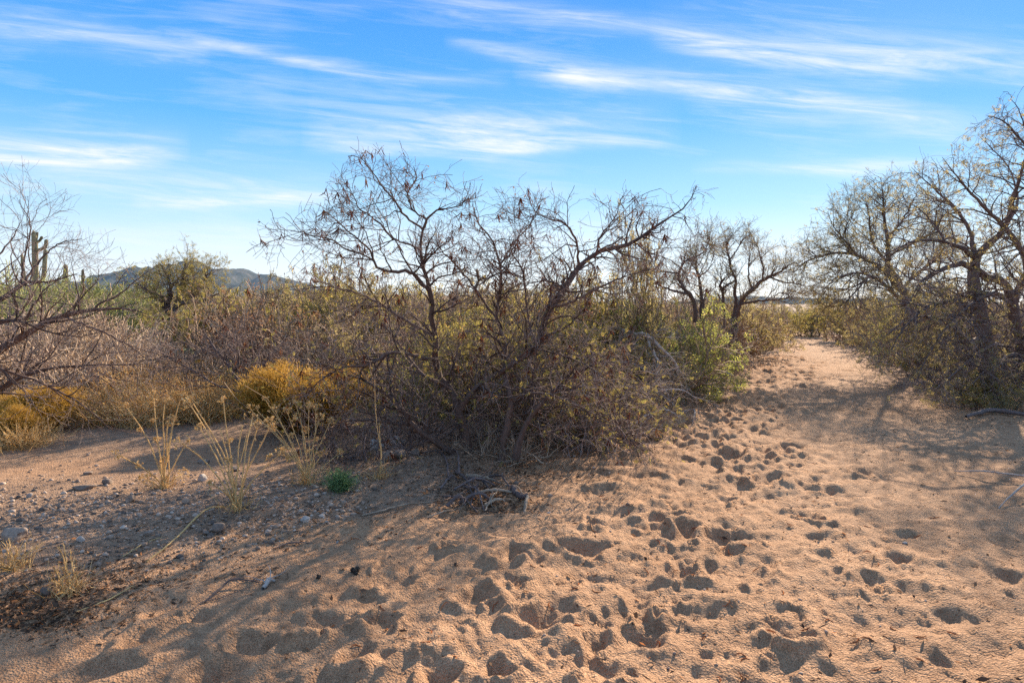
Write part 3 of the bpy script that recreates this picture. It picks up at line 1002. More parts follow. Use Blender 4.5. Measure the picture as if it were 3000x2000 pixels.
# ------------------------------------------------------------------ mesquite reaching in from the left edge
LT = [
    [(-420, 1400, 5.6, 60), (-330, 1250, 5.6, 46), (-200, 1130, 5.6, 34), (-80, 1060, 5.6, 28), (0, 1025, 5.6, 22), (58, 992, 5.6, 20), (125, 948, 5.6, 18), (190, 928, 5.65, 15), (246, 915, 5.7, 13), (279, 906, 5.75, 11),
     (324, 904, 5.8, 8), (380, 906, 5.85, 5), (440, 925, 5.9, 2)],
    [(-380, 1330, 5.6, 40), (-260, 1120, 5.7, 32), (-120, 960, 5.8, 22), (0, 881, 5.9, 15), (33, 852, 5.9, 13), (67, 830, 5.95, 11), (94, 823, 6.0, 9), (134, 828, 6.0, 7), (167, 821, 6.0, 5), (230, 800, 6.0, 2)],
    [(279, 906, 5.75, 8), (290, 888, 5.75, 7), (335, 870, 5.8, 6), (368, 848, 5.8, 4.5), (393, 825, 5.85, 3), (440, 790, 5.9, 1.5)],
    [(62, 832, 5.95, 8), (65, 790, 5.95, 6), (74, 745, 5.95, 5), (85, 700, 5.95, 4), (92, 671, 5.95, 3.5), (87, 651, 5.95, 3), (78, 625, 5.95, 2.5), (60, 604, 5.95, 1.5)],
    [(67, 830, 5.95, 8), (112, 770, 6.1, 6), (134, 745, 6.1, 5), (172, 714, 6.2, 3.5), (240, 700, 6.2, 1.6)],
    [(60, 990, 5.6, 9), (87, 910, 5.5, 7), (107, 883, 5.5, 6), (127, 852, 5.5, 4), (170, 820, 5.5, 2)],
    [(-300, 1240, 5.7, 26), (-150, 1190, 5.8, 18), (0, 1135, 5.9, 12), (134, 1081, 6.0, 9), (268, 1070, 6.1, 6), (402, 1066, 6.2, 3)],
    [(-250, 1180, 5.5, 20), (-100, 1080, 5.4, 13), (0, 1080, 5.4, 10), (120, 1120, 5.5, 7), (230, 1180, 5.6, 4), (330, 1260, 5.7, 2)],
    [(-150, 980, 5.8, 14), (-60, 860, 6.0, 9), (-10, 760, 6.1, 6), (40, 690, 6.2, 3), (60, 650, 6.2, 1.5)],
    [(190, 928, 5.65, 7), (270, 960, 5.5, 6), (360, 1000, 5.45, 4), (430, 1050, 5.4, 2)],
    [(-200, 1130, 5.6, 18), (-60, 970, 5.3, 12), (30, 940, 5.2, 9), (120, 965, 5.2, 6), (230, 985, 5.25, 3), (330, 960, 5.3, 1.5)]]
explicit_tree('mesquite_tree', 'bare mesquite reaching in from the left edge with long dark limbs', 'tree', stand(-400, 5.6), LT, 22,
              [dict(n=120, ln=(0.35, 0.85), ang=(45, 14), N=9, wig=0.18, up=0.10, rmax=0.009, tip=0.002),
               dict(n=800, ln=(0.12, 0.45), ang=(48, 16), N=6, wig=0.2, up=0.08, rmax=0.004, tip=0.0012),
               dict(n=1900, ln=(0.05, 0.2), ang=(50, 18), N=4, wig=0.22, up=0.08, rmax=0.002, tip=0.0009)],
              BARK, TWIG, trunk_n=2)


# ------------------------------------------------------------------ the mesquites on the right bank
def olive_leaves(n, k=4, lw=0.028, al=(0.05, 0.10), mat=None, n_yel=0):
    def f(root, allt, r, off):
        g = Geo()
        c, d = sample_on(allt[-1][0], n, r, 0.2)
        g.pinnate(c, nrm(d + r.normal(size=d.shape) * 0.6 + np.array([0, 0, -0.2])) * r.uniform(al[0], al[1], n)[:, None], k, lw, r)
        g.build('leaves', mat or L_OLV, root)
    return f


def scaled(limbs, k):
    return [[(a, b, c * k, e) for a, b, c, e in lb] for lb in limbs]


RT = [
    [(2905, 1230, 9.4, 90), (2895, 1120, 9.4, 74), (2885, 1000, 9.4, 66), (2868, 900, 9.4, 60), (2850, 815, 9.4, 54), (2856, 765, 9.4, 46), (2900, 715, 9.4, 36), (2945, 655, 9.3, 26), (2975, 560, 9.2, 18), (3010, 450, 9.1, 10), (3030, 360, 9.0, 4)],
    [(2990, 1250, 9.9, 80), (2985, 1060, 9.8, 62), (2965, 900, 9.7, 48), (2940, 830, 9.6, 44), (2880, 805, 9.5, 38), (2815, 771, 9.3, 30), (2745, 796, 9.2, 22), (2703, 820, 9.1, 15), (2675, 862, 9.0, 10), (2650, 930, 8.9, 5), (2640, 1000, 8.8, 2)],
    [(2858, 765, 9.4, 30), (2830, 735, 9.3, 24), (2770, 709, 9.2, 19), (2693, 705, 9.1, 14), (2642, 722, 9.0, 9), (2590, 750, 8.9, 5), (2550, 790, 8.9, 2)],
    [(2856, 755, 9.4, 28), (2838, 670, 9.6, 20), (2795, 610, 9.7, 15), (2745, 560, 9.8, 9), (2700, 520, 9.9, 5), (2670, 490, 9.9, 2)],
    [(2965, 900, 9.7, 40), (3010, 780, 9.4, 34), (2970, 700, 9.2, 26), (2900, 620, 9.0, 19), (2840, 560, 8.9, 12), (2790, 500, 8.8, 6), (2760, 460, 8.8, 2)],
    [(3010, 780, 9.4, 30), (3060, 640, 9.0, 24), (3040, 500, 8.8, 16), (2985, 400, 8.7, 10), (2930, 350, 8.7, 6), (2890, 340, 8.7, 2)],
    [(2900, 1000, 9.4, 34), (2833, 992, 9.1, 28), (2791, 960, 8.9, 20), (2740, 930, 8.7, 14), (2680, 930, 8.5, 9), (2620, 960, 8.4, 5), (2570, 1010, 8.3, 2)],
    [(2870, 905, 9.4, 22), (2800, 880, 8.9, 17), (2720, 900, 8.5, 12), (2650, 960, 8.3, 7), (2590, 1060, 8.2, 3)],
    [(2960, 890, 9.7, 26), (2920, 860, 9.2, 20), (2860, 880, 8.8, 15), (2780, 950, 8.5, 10), (2720, 1040, 8.3, 6), (2680, 1130, 8.2, 2)],
    [(2985, 1060, 9.8, 26), (2930, 1010, 9.2, 20), (2870, 1030, 8.7, 14), (2800, 1090, 8.4, 9), (2740, 1140, 8.2, 4)],
    [(2945, 655, 9.3, 16), (2980, 600, 9.6, 12), (2960, 500, 9.9, 8), (2900, 430, 10.1, 5), (2870, 400, 10.1, 2)],
    [(2770, 709, 9.2, 12), (2740, 660, 9.2, 9), (2690, 610, 9.3, 6), (2650, 590, 9.3, 3)],
    [(3040, 500, 8.8, 14), (3010, 400, 8.6, 9), (2985, 320, 8.5, 5), (2960, 290, 8.5, 2)],
    [(2990, 1000, 9.8, 24), (3050, 930, 9.2, 18), (3020, 860, 8.8, 12), (2960, 800, 8.6, 7), (2930, 760, 8.6, 3)],
    [(3060, 1130, 9.4, 30), (2990, 1040, 9.0, 18), (2920, 1060, 8.7, 12), (2850, 1120, 8.5, 6), (2800, 1170, 8.4, 3)]]
explicit_tree('mesquite_tree', 'big dark mesquite with drooping dense twigs at the right edge', 'tree', stand(2920, 9.5 * 1.24), thin(scaled(RT, 1.24), 0.58), 23,
              [dict(n=400, ln=(0.5, 1.5), ang=(48, 15), N=9, wig=0.2, up=0.05, rmax=0.016, tip=0.003, droop=0.04, fall=0.8),
               dict(n=2300, ln=(0.2, 0.6), ang=(50, 16), N=5, wig=0.26, up=0.05, rmax=0.006, tip=0.002, droop=0.03),
               dict(n=4700, ln=(0.08, 0.32), ang=(50, 18), N=3, wig=0.28, up=0.06, rmax=0.0042, tip=0.0022)],
              BARKD, TWIG, trunk_n=2, leafer=olive_leaves(4600, 3, 0.032, (0.04, 0.08)),
              env=[(2300, 700), (2420, 600), (2600, 520), (2800, 425), (2900, 340), (3000, 255), (3100, 230)])

twig_skirt('dry_shrub', 'tangle of drooping dead twigs hanging to the ground below the big right-hand mesquite', [(8.0, 12.3), (8.5, 12.0), (9.0, 11.8), (8.1, 12.9), (8.8, 12.7), (9.4, 12.3)], 37, TWIG, 22, (0.8, 1.8),
           n2=6, n3=3, up=0.2, droop=0.05, leaves=900, leafmat=L_OLV)
RT2 = [
    [(2705, 1135, 13.2, 60), (2690, 1000, 13.2, 44), (2668, 910, 13.2, 36), (2640, 848, 13.2, 32), (2623, 813, 13.2, 28), (2602, 780, 13.2, 22), (2600, 696, 13.2, 15), (2591, 633, 13.2, 11), (2585, 556, 13.2, 5), (2580, 520, 13.2, 2)],
    [(2640, 850, 13.2, 22), (2600, 800, 13.1, 20), (2572, 779, 13.0, 18), (2508, 747, 12.8, 14), (2457, 741, 12.6, 11), (2406, 750, 12.5, 8), (2355, 770, 12.4, 5), (2325, 800, 12.3, 2)],
    [(2655, 880, 13.2, 18), (2619, 859, 12.9, 16), (2591, 831, 12.7, 14), (2546, 806, 12.5, 11), (2500, 800, 12.3, 8), (2450, 815, 12.2, 5), (2410, 850, 12.1, 2)],
    [(2602, 770, 13.2, 14), (2556, 709, 13.4, 10), (2546, 633, 13.5, 7), (2535, 580, 13.5, 3)],
    [(2600, 700, 13.2, 10), (2640, 650, 13.0, 8), (2670, 600, 13.0, 5), (2690, 560, 13.0, 2)],
    [(2546, 806, 12.5, 9), (2510, 850, 12.2, 7), (2470, 890, 12.0, 4), (2440, 900, 12.0, 2)],
    [(2508, 747, 12.8, 9), (2470, 700, 12.9, 7), (2440, 660, 13.0, 4), (2425, 620, 13.0, 2)],
    [(2602, 750, 13.2, 12), (2660, 720, 13.5, 9), (2720, 690, 13.7, 5), (2750, 660, 13.7, 2)],
    [(2640, 848, 13.2, 14), (2690, 800, 13.6, 11), (2740, 760, 13.8, 6), (2770, 720, 13.8, 2)]]
explicit_tree('mesquite_tree', 'arching mesquite leaning over the sandy track left of the big dark one', 'tree', stand(2700, 13.2 * 1.32), thin(scaled(RT2, 1.32), 0.68), 24,
              [dict(n=340, ln=(0.6, 1.8), ang=(48, 14), N=8, wig=0.2, up=0.10, rmax=0.014, tip=0.004, fall=0.8),
               dict(n=2600, ln=(0.25, 0.8), ang=(50, 16), N=5, wig=0.26, up=0.05, rmax=0.007, tip=0.0028),
               dict(n=5600, ln=(0.1, 0.36), ang=(50, 18), N=3, wig=0.28, up=0.02, rmax=0.004, tip=0.002)],
              BARKD, TWIGY, trunk_n=1, leafer=olive_leaves(4600, 3, 0.036, (0.05, 0.11)),
              env=[(2280, 760), (2340, 690), (2420, 575), (2520, 515), (2620, 500), (2700, 560), (2800, 620)])

# ------------------------------------------------------------------ crooked trees on the left bank of the track
TT1 = [
    [(2150, 1095, 15.5, 34), (2152, 1000, 15.5, 26), (2155, 894, 15.5, 18), (2153, 854, 15.5, 15), (2154, 814, 15.5, 13), (2142, 792, 15.5, 12), (2139, 760, 15.5, 11), (2131, 734, 15.5, 8), (2133, 705, 15.5, 4), (2145, 690, 15.5, 2)],
    [(2153, 822, 15.5, 9), (2134, 833, 15.4, 11), (2115, 843, 15.3, 14), (2110, 833, 15.2, 13), (2118, 819, 15.1, 8)],
    [(2125, 960, 15.4, 16), (2118, 868, 15.3, 15), (2115, 843, 15.3, 13)],
    [(2139, 760, 15.5, 8), (2160, 730, 15.6, 6), (2175, 700, 15.7, 3)]]
explicit_tree('mesquite_tree', 'thin crooked bare tree with a tufted top beside the far end of the track', 'tree', stand(2150, 15.5), thin(TT1, 0.58), 25,
              [dict(n=46, ln=(0.3, 0.8), ang=(40, 14), N=6, wig=0.2, up=0.25, rmax=0.012, tip=0.004, t0=0.55),
               dict(n=330, ln=(0.15, 0.4), ang=(45, 16), N=4, wig=0.24, up=0.12, rmax=0.006, tip=0.003),
               dict(n=700, ln=(0.08, 0.2), ang=(45, 16), N=3, wig=0.24, up=0.12, rmax=0.004, tip=0.002)],
              BARK, TWIGY, trunk_n=1, podn=14, leafer=olive_leaves(160, 3, 0.03))
TT2 = [
    [(2140, 1090, 16.2, 40), (2145, 980, 16.2, 30), (2160, 905, 16.2, 24), (2182, 868, 16.2, 20), (2204, 846, 16.2, 19), (2233, 825, 16.1, 17), (2254, 811, 16.0, 14), (2284, 798, 15.9, 9), (2311, 774, 15.8, 4)],
    [(2233, 825, 16.1, 11), (2236, 787, 16.2, 10), (2228, 757, 16.3, 7), (2220, 720, 16.3, 3)],
    [(2204, 848, 16.2, 12), (2193, 810, 16.3, 8), (2195, 770, 16.4, 5), (2200, 740, 16.4, 2)],
    [(2170, 890, 16.2, 14), (2204, 884, 15.9, 12), (2254, 878, 15.7, 10), (2295, 876, 15.6, 7), (2325, 866, 15.5, 3)],
    [(2254, 811, 16.0, 9), (2290, 825, 15.8, 8), (2330, 830, 15.6, 5), (2360, 838, 15.5, 2)],
    [(2260, 878, 15.7, 7), (2284, 857, 15.6, 5), (2300, 868, 15.5, 3)]]
explicit_tree('mesquite_tree', 'bare tree forking to the right over the far end of the track', 'tree', stand(2140, 16.2), thin(TT2, 0.58), 26,
              [dict(n=80, ln=(0.3, 0.9), ang=(42, 14), N=6, wig=0.2, up=0.22, rmax=0.012, tip=0.004, t0=0.45),
               dict(n=620, ln=(0.15, 0.45), ang=(45, 16), N=4, wig=0.24, up=0.12, rmax=0.006, tip=0.003),
               dict(n=1500, ln=(0.08, 0.22), ang=(45, 16), N=3, wig=0.24, up=0.12, rmax=0.004, tip=0.002)],
              BARK, TWIGY, trunk_n=1, leafer=olive_leaves(420, 3, 0.03))
TT3 = [
    [(2060, 1080, 13.5, 34), (2058, 960, 13.5, 26), (2054, 868, 13.5, 18), (2046, 809, 13.5, 13), (2037, 774, 13.5, 9), (2040, 730, 13.5, 5), (2045, 700, 13.5, 2)],
    [(2050, 1000, 13.5, 24), (2030, 880, 13.4, 20), (2013, 856, 13.3, 18), (1988, 812, 13.2, 15), (2000, 775, 13.1, 12), (2013, 762, 13.1, 9), (2040, 750, 13.0, 6), (2065, 735, 13.0, 3), (2080, 700, 13.0, 1.5)],
    [(2020, 862, 13.35, 14), (1975, 852, 13.0, 12), (1938, 838, 12.8, 8), (1900, 820, 12.6, 4)],
    [(1988, 800, 13.2, 10), (1938, 796, 12.9, 9), (1880, 798, 12.6, 6), (1830, 790, 12.4, 3)],
    [(2046, 809, 13.5, 8), (2075, 790, 13.7, 6), (2090, 750, 13.8, 3), (2095, 720, 13.8, 1.5)]]
explicit_tree('mesquite_tree', 'crooked bare tree rising behind the bright green spray', 'tree', stand(2055, 13.5), thin(TT3, 0.58), 27,
              [dict(n=90, ln=(0.3, 0.85), ang=(42, 14), N=6, wig=0.2, up=0.22, rmax=0.011, tip=0.0035, t0=0.4),
               dict(n=700, ln=(0.15, 0.42), ang=(45, 16), N=4, wig=0.24, up=0.12, rmax=0.005, tip=0.0026),
               dict(n=1700, ln=(0.08, 0.22), ang=(45, 16), N=3, wig=0.24, up=0.12, rmax=0.0035, tip=0.0018)],
              BARK, TWIGY, trunk_n=1, podn=16, leafer=olive_leaves(360, 3, 0.028, mat=L_YEL))

# yellow-green mesquite in front of the mountain
TM = [
    [(520, 1010, 17, 34), (505, 930, 17, 28), (490, 900, 17, 24), (470, 870, 17, 19), (450, 860, 17, 14), (430, 850, 16.8, 8), (410, 835, 16.8, 3)],
    [(505, 925, 17, 18), (520, 880, 17.1, 15), (530, 840, 17.2, 11), (540, 800, 17.2, 7), (545, 770, 17.2, 3)],
    [(490, 900, 17, 16), (500, 850, 16.8, 12), (490, 810, 16.7, 7), (480, 790, 16.7, 3)],
    [(515, 900, 17, 14), (560, 870, 17.2, 11), (590, 830, 17.4, 7), (610, 800, 17.5, 3)],
    [(530, 890, 17, 10), (590, 880, 16.8, 8), (640, 860, 16.7, 4)]]
explicit_tree('mesquite_tree', 'yellow-green leafy mesquite standing in front of the blue mountain', 'tree', stand(520, 17), TM, 28,
              [dict(n=110, ln=(0.4, 0.95), ang=(45, 14), N=6, wig=0.2, up=0.1, rmax=0.013, tip=0.004),
               dict(n=700, ln=(0.2, 0.5), ang=(48, 16), N=4, wig=0.24, up=0.05, rmax=0.007, tip=0.003),
               dict(n=1500, ln=(0.1, 0.25), ang=(48, 16), N=3, wig=0.24, rmax=0.004, tip=0.002)],
              BARKD, TWIGY, trunk_n=1, leafer=olive_leaves(3600, 3, 0.032, (0.05, 0.1), L_YEL))

# dark bare bush with a forked stem among the golden brooms
DBU = [[(716, 1235, 9.2, 17), (714, 1157, 9.2, 14), (670, 1072, 9.2, 10), (638, 1032, 9.2, 7), (600, 975, 9.2, 3)],
       [(714, 1160, 9.2, 10), (735, 1120, 9.3, 8), (759, 1086, 9.3, 6), (800, 1030, 9.4, 3)],
       [(705, 1150, 9.2, 8), (634, 1126, 9.1, 6), (558, 1081, 9.0, 5), (469, 1032, 8.9, 2.5)],
       [(690, 1110, 9.2, 7), (700, 1040, 9.3, 5), (690, 965, 9.4, 2.5)],
       [(740, 1110, 9.3, 6), (780, 1100, 9.2, 5), (850, 1060, 9.1, 3)]]
explicit_tree('bare_shrub', 'dark bare bush with a short forked trunk left of the large golden broom', 'shrub', stand(716, 9.2), DBU, 30,
              [dict(n=90, ln=(0.3, 0.8), ang=(46, 14), N=7, wig=0.2, up=0.06, rmax=0.009, tip=0.003, fall=0.8),
               dict(n=560, ln=(0.12, 0.4), ang=(48, 16), N=5, wig=0.22, up=0.04, rmax=0.005, tip=0.0022),
               dict(n=1200, ln=(0.06, 0.2), ang=(48, 16), N=3, wig=0.22, rmax=0.0032, tip=0.0017)],
              BARKD, TWIG, trunk_n=1, podn=25)


# ------------------------------------------------------------------ shrub kinds, built once at the origin (1 m tall, about 1.3 m wide)
def stems0(r, k, N, el, ln, wig, spread=0.12, up=0.0, droop=0.0):
    a = r.uniform(0, 2 * pi, k)
    e = np.radians(r.uniform(el[0], el[1], k))
    d = np.stack([np.cos(a) * np.cos(e), np.sin(a) * np.cos(e), np.sin(e)], 1)
    le = r.uniform(ln[0], ln[1], k)
    C = np.empty((k, N, 3))
    C[:, 0] = r.normal(size=(k, 3)) * np.array([spread, spread, 0])
    for j in range(1, N):
        d = d + r.normal(size=(k, 3)) * wig
        d[:, 2] += up - droop * j / N
        d = nrm(d)
        C[:, j] = C[:, j - 1] + d * (le / (N - 1))[:, None]
    C[:, :, 2] = np.maximum(C[:, :, 2], 0.0)
    return C


def shrub_proto(name, seed, stemmat, twigmat, k=26, el=(18, 85), ln=(0.7, 1.05), n2=8, n3=4, leaf=0, leafmat=None, ll=(0.04, 0.08), lk=3, lw=0.03, r0=(0.006, 0.014), podn=0, tw=(0.0065, 0.0042), wig=0.16):
    r = np.random.default_rng(seed)
    root = bpy.data.objects.new(name, None)
    COL.objects.link(root)
    P = stems0(r, k, 8, el, ln, wig, up=0.02)
    R = np.linspace(1, 0.3, 8)[None] * r.uniform(r0[0], r0[1], k)[:, None]
    Geo().tubes(P, R, 4).build('stems', stemmat, root)
    g = Geo()
    C1, R1 = grow(P, R, k * n2, (0.22, 0.5), ang=(45, 15), N=5, wig=0.2, up=0.08, rmax=0.008, tip=tw[0] * 0.8, r=r, zmin=0.01)
    g.tubes(C1, R1, 3)
    C2, R2 = grow(C1, R1, int(k * n2 * n3 * 0.72), (0.08, 0.24), ang=(46, 17), N=3, wig=0.22, up=0.06, rmax=tw[0], tip=tw[1], r=r, zmin=0.01)
    g.tubes(C2, R2, 3)
    g.build('twigs', twigmat, root)
    if leaf:
        c, d = sample_on(C2, leaf, r)
        lf = Geo()
        lf.pinnate(c, nrm(d + r.normal(size=d.shape) * 0.5) * r.uniform(ll[0], ll[1], len(c))[:, None], lk, lw, r)
        lf.build('leaves', leafmat, root)
    if podn:
        pods(C1, podn, r, 0.05, 0.09).build('seed_pods', POD, root)
    return root


def broom_proto(name, seed, n=4600, lobes=15, gold=1.0):
    """dome of very fine upright stems with golden seed fluff on top"""
    r = np.random.default_rng(seed)
    root = bpy.data.objects.new(name, None)
    COL.objects.link(root)
    # lobes: clumps of stems with their own tops
    la = r.uniform(0, 2 * pi, lobes)
    lr = 0.42 * np.sqrt(r.random(lobes))
    lc = np.stack([np.cos(la) * lr, np.sin(la) * lr], 1)
    lh = 0.98 - 0.8 * lr ** 1.5 - 0.28 * r.random(lobes)
    k = r.integers(0, lobes, n)
    off = r.normal(size=(n, 2)) * 0.095
    top = np.stack([lc[k, 0] + off[:, 0], lc[k, 1] + off[:, 1], lh[k] * (1 - 1.6 * (off ** 2).sum(1) / 0.06 * 0.16) + r.normal(0, 0.06, n)], 1)
    bot = np.stack([top[:, 0] * 0.25, top[:, 1] * 0.25, np.zeros(n)], 1)
    mid = bot * 0.45 + top * 0.55 + np.stack([top[:, 0] * 0.12, top[:, 1] * 0.12, np.zeros(n)], 1) + r.normal(size=(n, 3)) * 0.015
    C = np.stack([bot, mid, top], 1)
    R = np.tile(np.array([0.0022, 0.0018, 0.0012]), (n, 1))
    Geo().tubes(C[::3], R[::3] * 1.2, 3).build('stems', L_BROOMG, root)
    D = stems0(r, 70, 5, (25, 85), (0.5, 1.05), 0.16, 0.08)
    Geo().tubes(D, np.tile(np.linspace(0.005, 0.002, 5), (70, 1)), 3).build('dead_stems', BROWNT, root)
    g = Geo()
    m = n
    c = mid + (top - mid) * r.uniform(0.1, 0.9, m)[:, None]
    ax = nrm(top - mid) * r.uniform(0.07, 0.16, m)[:, None] + r.normal(size=(m, 3)) * 0.02
    g.leaves(c, ax, 0.0028, None, r)
    g.build('fine_sprays', L_BROOMG, root)
    f = Geo()
    sel = r.random(n) < 0.8 * gold
    tp = top[sel]
    for _ in range(5):
        dirs = nrm(r.normal(size=tp.shape) * 0.7 + np.array([0, 0, 0.9]) + nrm(tp) * 0.6)
        f.leaves(tp + r.normal(size=tp.shape) * 0.018, dirs * r.uniform(0.02, 0.06, len(tp))[:, None], 0.0028, None, r)
    f.build('seed_fluff', L_BROOM, root)
    return root


def grass_proto(name, seed, n=700):
    r = np.random.default_rng(seed)
    root = bpy.data.objects.new(name, None)
    COL.objects.link(root)
    C = stems0(r, n, 4, (35, 88), (0.35, 1.0), 0.14, 0.22)
    R = np.linspace(1, 0.35, 4)[None] * r.uniform(0.0028, 0.0055, n)[:, None]
    Geo().tubes(C, R, 3).build('blades', STRAW, root)
    g = Geo()
    c, d = sample_on(C, n * 3, r, 0.5)
    g.leaves(c, nrm(d + r.normal(size=d.shape) * 0.7) * r.uniform(0.03, 0.08, len(c))[:, None], 0.006, None, r)
    g.build('dry_leaves', STRAW, root)
    return root


PROTO = {
    'bare': [shrub_proto('bare_shrub', 41 + i, BROWNT, BROWNT, k=24, n2=7, n3=4) for i in range(2)],
    'dark': [shrub_proto('bare_shrub', 51 + i, BARKD, TWIG, k=22, n2=7, n3=4, podn=60) for i in range(2)],
    'tan': [shrub_proto('dry_shrub', 61 + i, TANT, TANT, k=30, n2=8, n3=5, wig=0.2) for i in range(2)],
    'green': [shrub_proto('leafy_shrub', 71 + i, BROWNT, BROWNT, k=18, el=(8, 68), ln=(0.5, 1.25), n2=8, n3=4, leaf=1400, leafmat=L_GRN, lk=3, lw=0.032, ll=(0.05, 0.09)) for i in range(2)],
    'olive': [shrub_proto('leafy_shrub', 81 + i, BROWNT, TWIGY, k=22, n2=7, n3=4, leaf=1200, leafmat=L_OLV, lk=3, lw=0.03) for i in range(2)],
    'yellow': [shrub_proto('leafy_shrub', 91 + i, BARKD, TWIGY, k=20, n2=8, n3=4, leaf=1500, leafmat=L_YEL, lk=3, lw=0.034) for i in range(2)],
    'verde': [shrub_proto('palo_verde_shrub', 101 + i, GREENT, GREENT, k=26, el=(35, 88), n2=8, n3=5, wig=0.12, leaf=500, leafmat=L_GRN, lk=2, lw=0.03) for i in range(2)],
    'red': [shrub_proto('bare_shrub', 111 + i, BROWNT, BROWNT, k=22, n2=7, n3=4, podn=90, leaf=500, leafmat=L_RED, lk=2, lw=0.03) for i in range(2)],
    'broom': [broom_proto('broom_shrub', 121 + i) for i in range(2)],
    'grass': [grass_proto('dry_grass_clump', 131 + i) for i in range(2)],
}
CAT = {'bare': 'shrub', 'dark': 'shrub', 'tan': 'shrub', 'green': 'shrub', 'olive': 'shrub', 'yellow': 'shrub', 'verde': 'shrub', 'red': 'shrub', 'broom': 'shrub', 'grass': 'grass'}
_used = {}
prs = np.random.default_rng(5)


def place(kind, px, d, h, wd, label, group=None, z=None, rot=None):
    """kind at photograph column px and distance d, h metres tall and wd metres wide"""
    lst = PROTO[kind]
    key = (kind, _used.get(kind, 0) % len(lst))
    _used[kind] = _used.get(kind, 0) + 1
    pr = lst[key[1]]
    if key not in _used:
        _used[key] = 1
        o = pr
    else:
        o = copy_tree(pr)
        for k in ('label', 'group', 'category'):
            if k in o:
                del o[k]
    b = stand(px, d)
    o.location = (b[0], b[1], b[2] - 0.01 if z is None else z)
    o.rotation_euler = (0, 0, prs.uniform(0, 2 * pi) if rot is None else rot)
    wk = {'broom': 1.15, 'grass': 0.9}.get(kind, 1.6)
    o.scale = (wd / wk, wd / wk, h)
    tag(o, label, CAT[kind], group)
    return o


ORD = ['leftmost', 'second from the left', 'third from the left', 'fourth from the left', 'fifth from the left', 'sixth from the left', 'seventh from the left', 'eighth from the left', 'ninth from the left']


def place_row(kind, rows, what, where, group):
    """a row of look-alikes, told apart by their order in the picture"""
    n = len(rows)
    order = sorted(range(n), key=lambda i: rows[i][0])
    for i, (px, d, h, wd) in enumerate(rows):
        k = order.index(i)
        if k < (n + 1) // 2:
            o = ORD[k]
        else:
            o = ORD[n - 1 - k].replace('leftmost', 'rightmost').replace('left', 'right') if k < n - 1 else 'rightmost'
        kd = kind(i) if callable(kind) else kind
        place(kd, px, d, h, wd, f'{what}, {o} {where}', group)


# golden broom
place('broom', 895, 8.2, 0.90, 1.7, 'large rounded golden broom bush left of the bare mesquite')
place('broom', 130, 8.2, 0.58, 1.15, 'low bright golden broom bush at the left edge')
place('broom', 455, 11.5, 0.62, 1.2, 'golden broom bush left of the dark bare bush in the left thicket', 'distant golden brooms')
place('broom', 600, 11.8, 0.55, 1.3, 'golden broom bush just behind the dark bare bush in the left thicket', 'distant golden brooms')
place('broom', 1350, 10.2, 0.75, 1.5, 'dull golden broom seen through the trunks of the bare mesquite')
place('broom', 1060, 10.5, 0.8, 1.2, 'dull golden broom behind the left limbs of the bare mesquite')
place('broom', 1560, 10.8, 0.7, 1.2, 'dull golden broom behind the thick leaning trunk')
place('broom', 30, 7.6, 0.42, 0.7, 'small golden broom cut by the left picture edge')
place('grass', 505, 9.4, 0.75, 0.62, 'pale tan seed-headed clump between the two golden brooms on the left')
place_row('grass', [(330, 8.9, 0.55, 0.8), (430, 8.7, 0.6, 0.7), (600, 9.1, 0.6, 0.8), (380, 9.6, 0.85, 1.0), (690, 9.9, 0.7, 0.9), (60, 7.4, 0.34, 0.5)],
          'tan dry grass clump', 'of those along the left sand channel', 'dry grass by the left channel')

# left thicket of tan twigs
place_row('tan', [(-40, 9.2, 1.0, 1.8), (90, 9.6, 1.1, 1.8), (210, 9.3, 0.95, 1.6), (300, 9.8, 1.05, 1.8), (10, 10.6, 1.35, 2.0), (150, 10.8, 1.4, 2.0), (280, 11.0, 1.35, 2.0), (390, 10.8, 1.1, 1.8), (-120, 10.0, 1.3, 2.0),
                                    (80, 12.2, 1.5, 2.2), (230, 12.5, 1.5, 2.2), (360, 12.4, 1.3, 2.0)],
          'tan leafless shrub', 'of those in the left thicket', 'tan shrubs of the left thicket')
# green-twigged shrubs under the cacti
place_row('verde', [(40, 19, 2.2, 3.2), (150, 21, 2.3, 3.4), (250, 19, 2.1, 3.0), (340, 22, 2.1, 3.2), (430, 24, 2.2, 3.4), (90, 16, 1.7, 2.6), (210, 16, 1.6, 2.6), (-60, 18, 2.3, 3.2), (310, 15.5, 1.5, 2.4)],
          'green-twigged palo verde shrub', 'of those below the tall cacti', 'palo verdes below the cacti')
# red-podded and brown shrubs between left tree and middle tree
place_row('red', [(640, 12.5, 1.5, 2.2), (740, 12.0, 1.6, 2.0), (690, 14.0, 1.9, 2.4), (830, 11.2, 1.75, 2.0)],
          'bare shrub hung with red-brown pods', 'of those behind the golden broom', 'red-podded shrubs')
place_row(lambda i: 'olive' if i % 2 else 'yellow', [(760, 16, 1.9, 2.6), (880, 15, 2.0, 2.6), (980, 14, 1.95, 2.4), (1080, 15.5, 2.0, 2.6), (1180, 14.5, 1.95, 2.5), (660, 18, 1.85, 2.8), (930, 19, 2.05, 3.0), (1060, 20, 2.1, 3.0), (570, 15, 1.6, 2.4), (1000, 11.0, 1.3, 1.8)],
          'sparse yellow-leaved shrub', 'of those behind the bare mesquite', 'shrubs behind the bare mesquite')
place_row('bare', [(900, 10.6, 1.1, 1.8), (1000, 11.2, 1.2, 2.0), (1120, 10.0, 1.2, 2.0), (1200, 11.6, 1.4, 2.2), (1000, 12.8, 1.5, 2.2), (820, 9.9, 0.9, 1.5), (480, 10.2, 0.8, 1.5), (590, 10.4, 0.9, 1.5)],
          'brown leafless shrub', 'of those left of the trunks', 'brown shrubs left of the trunks')
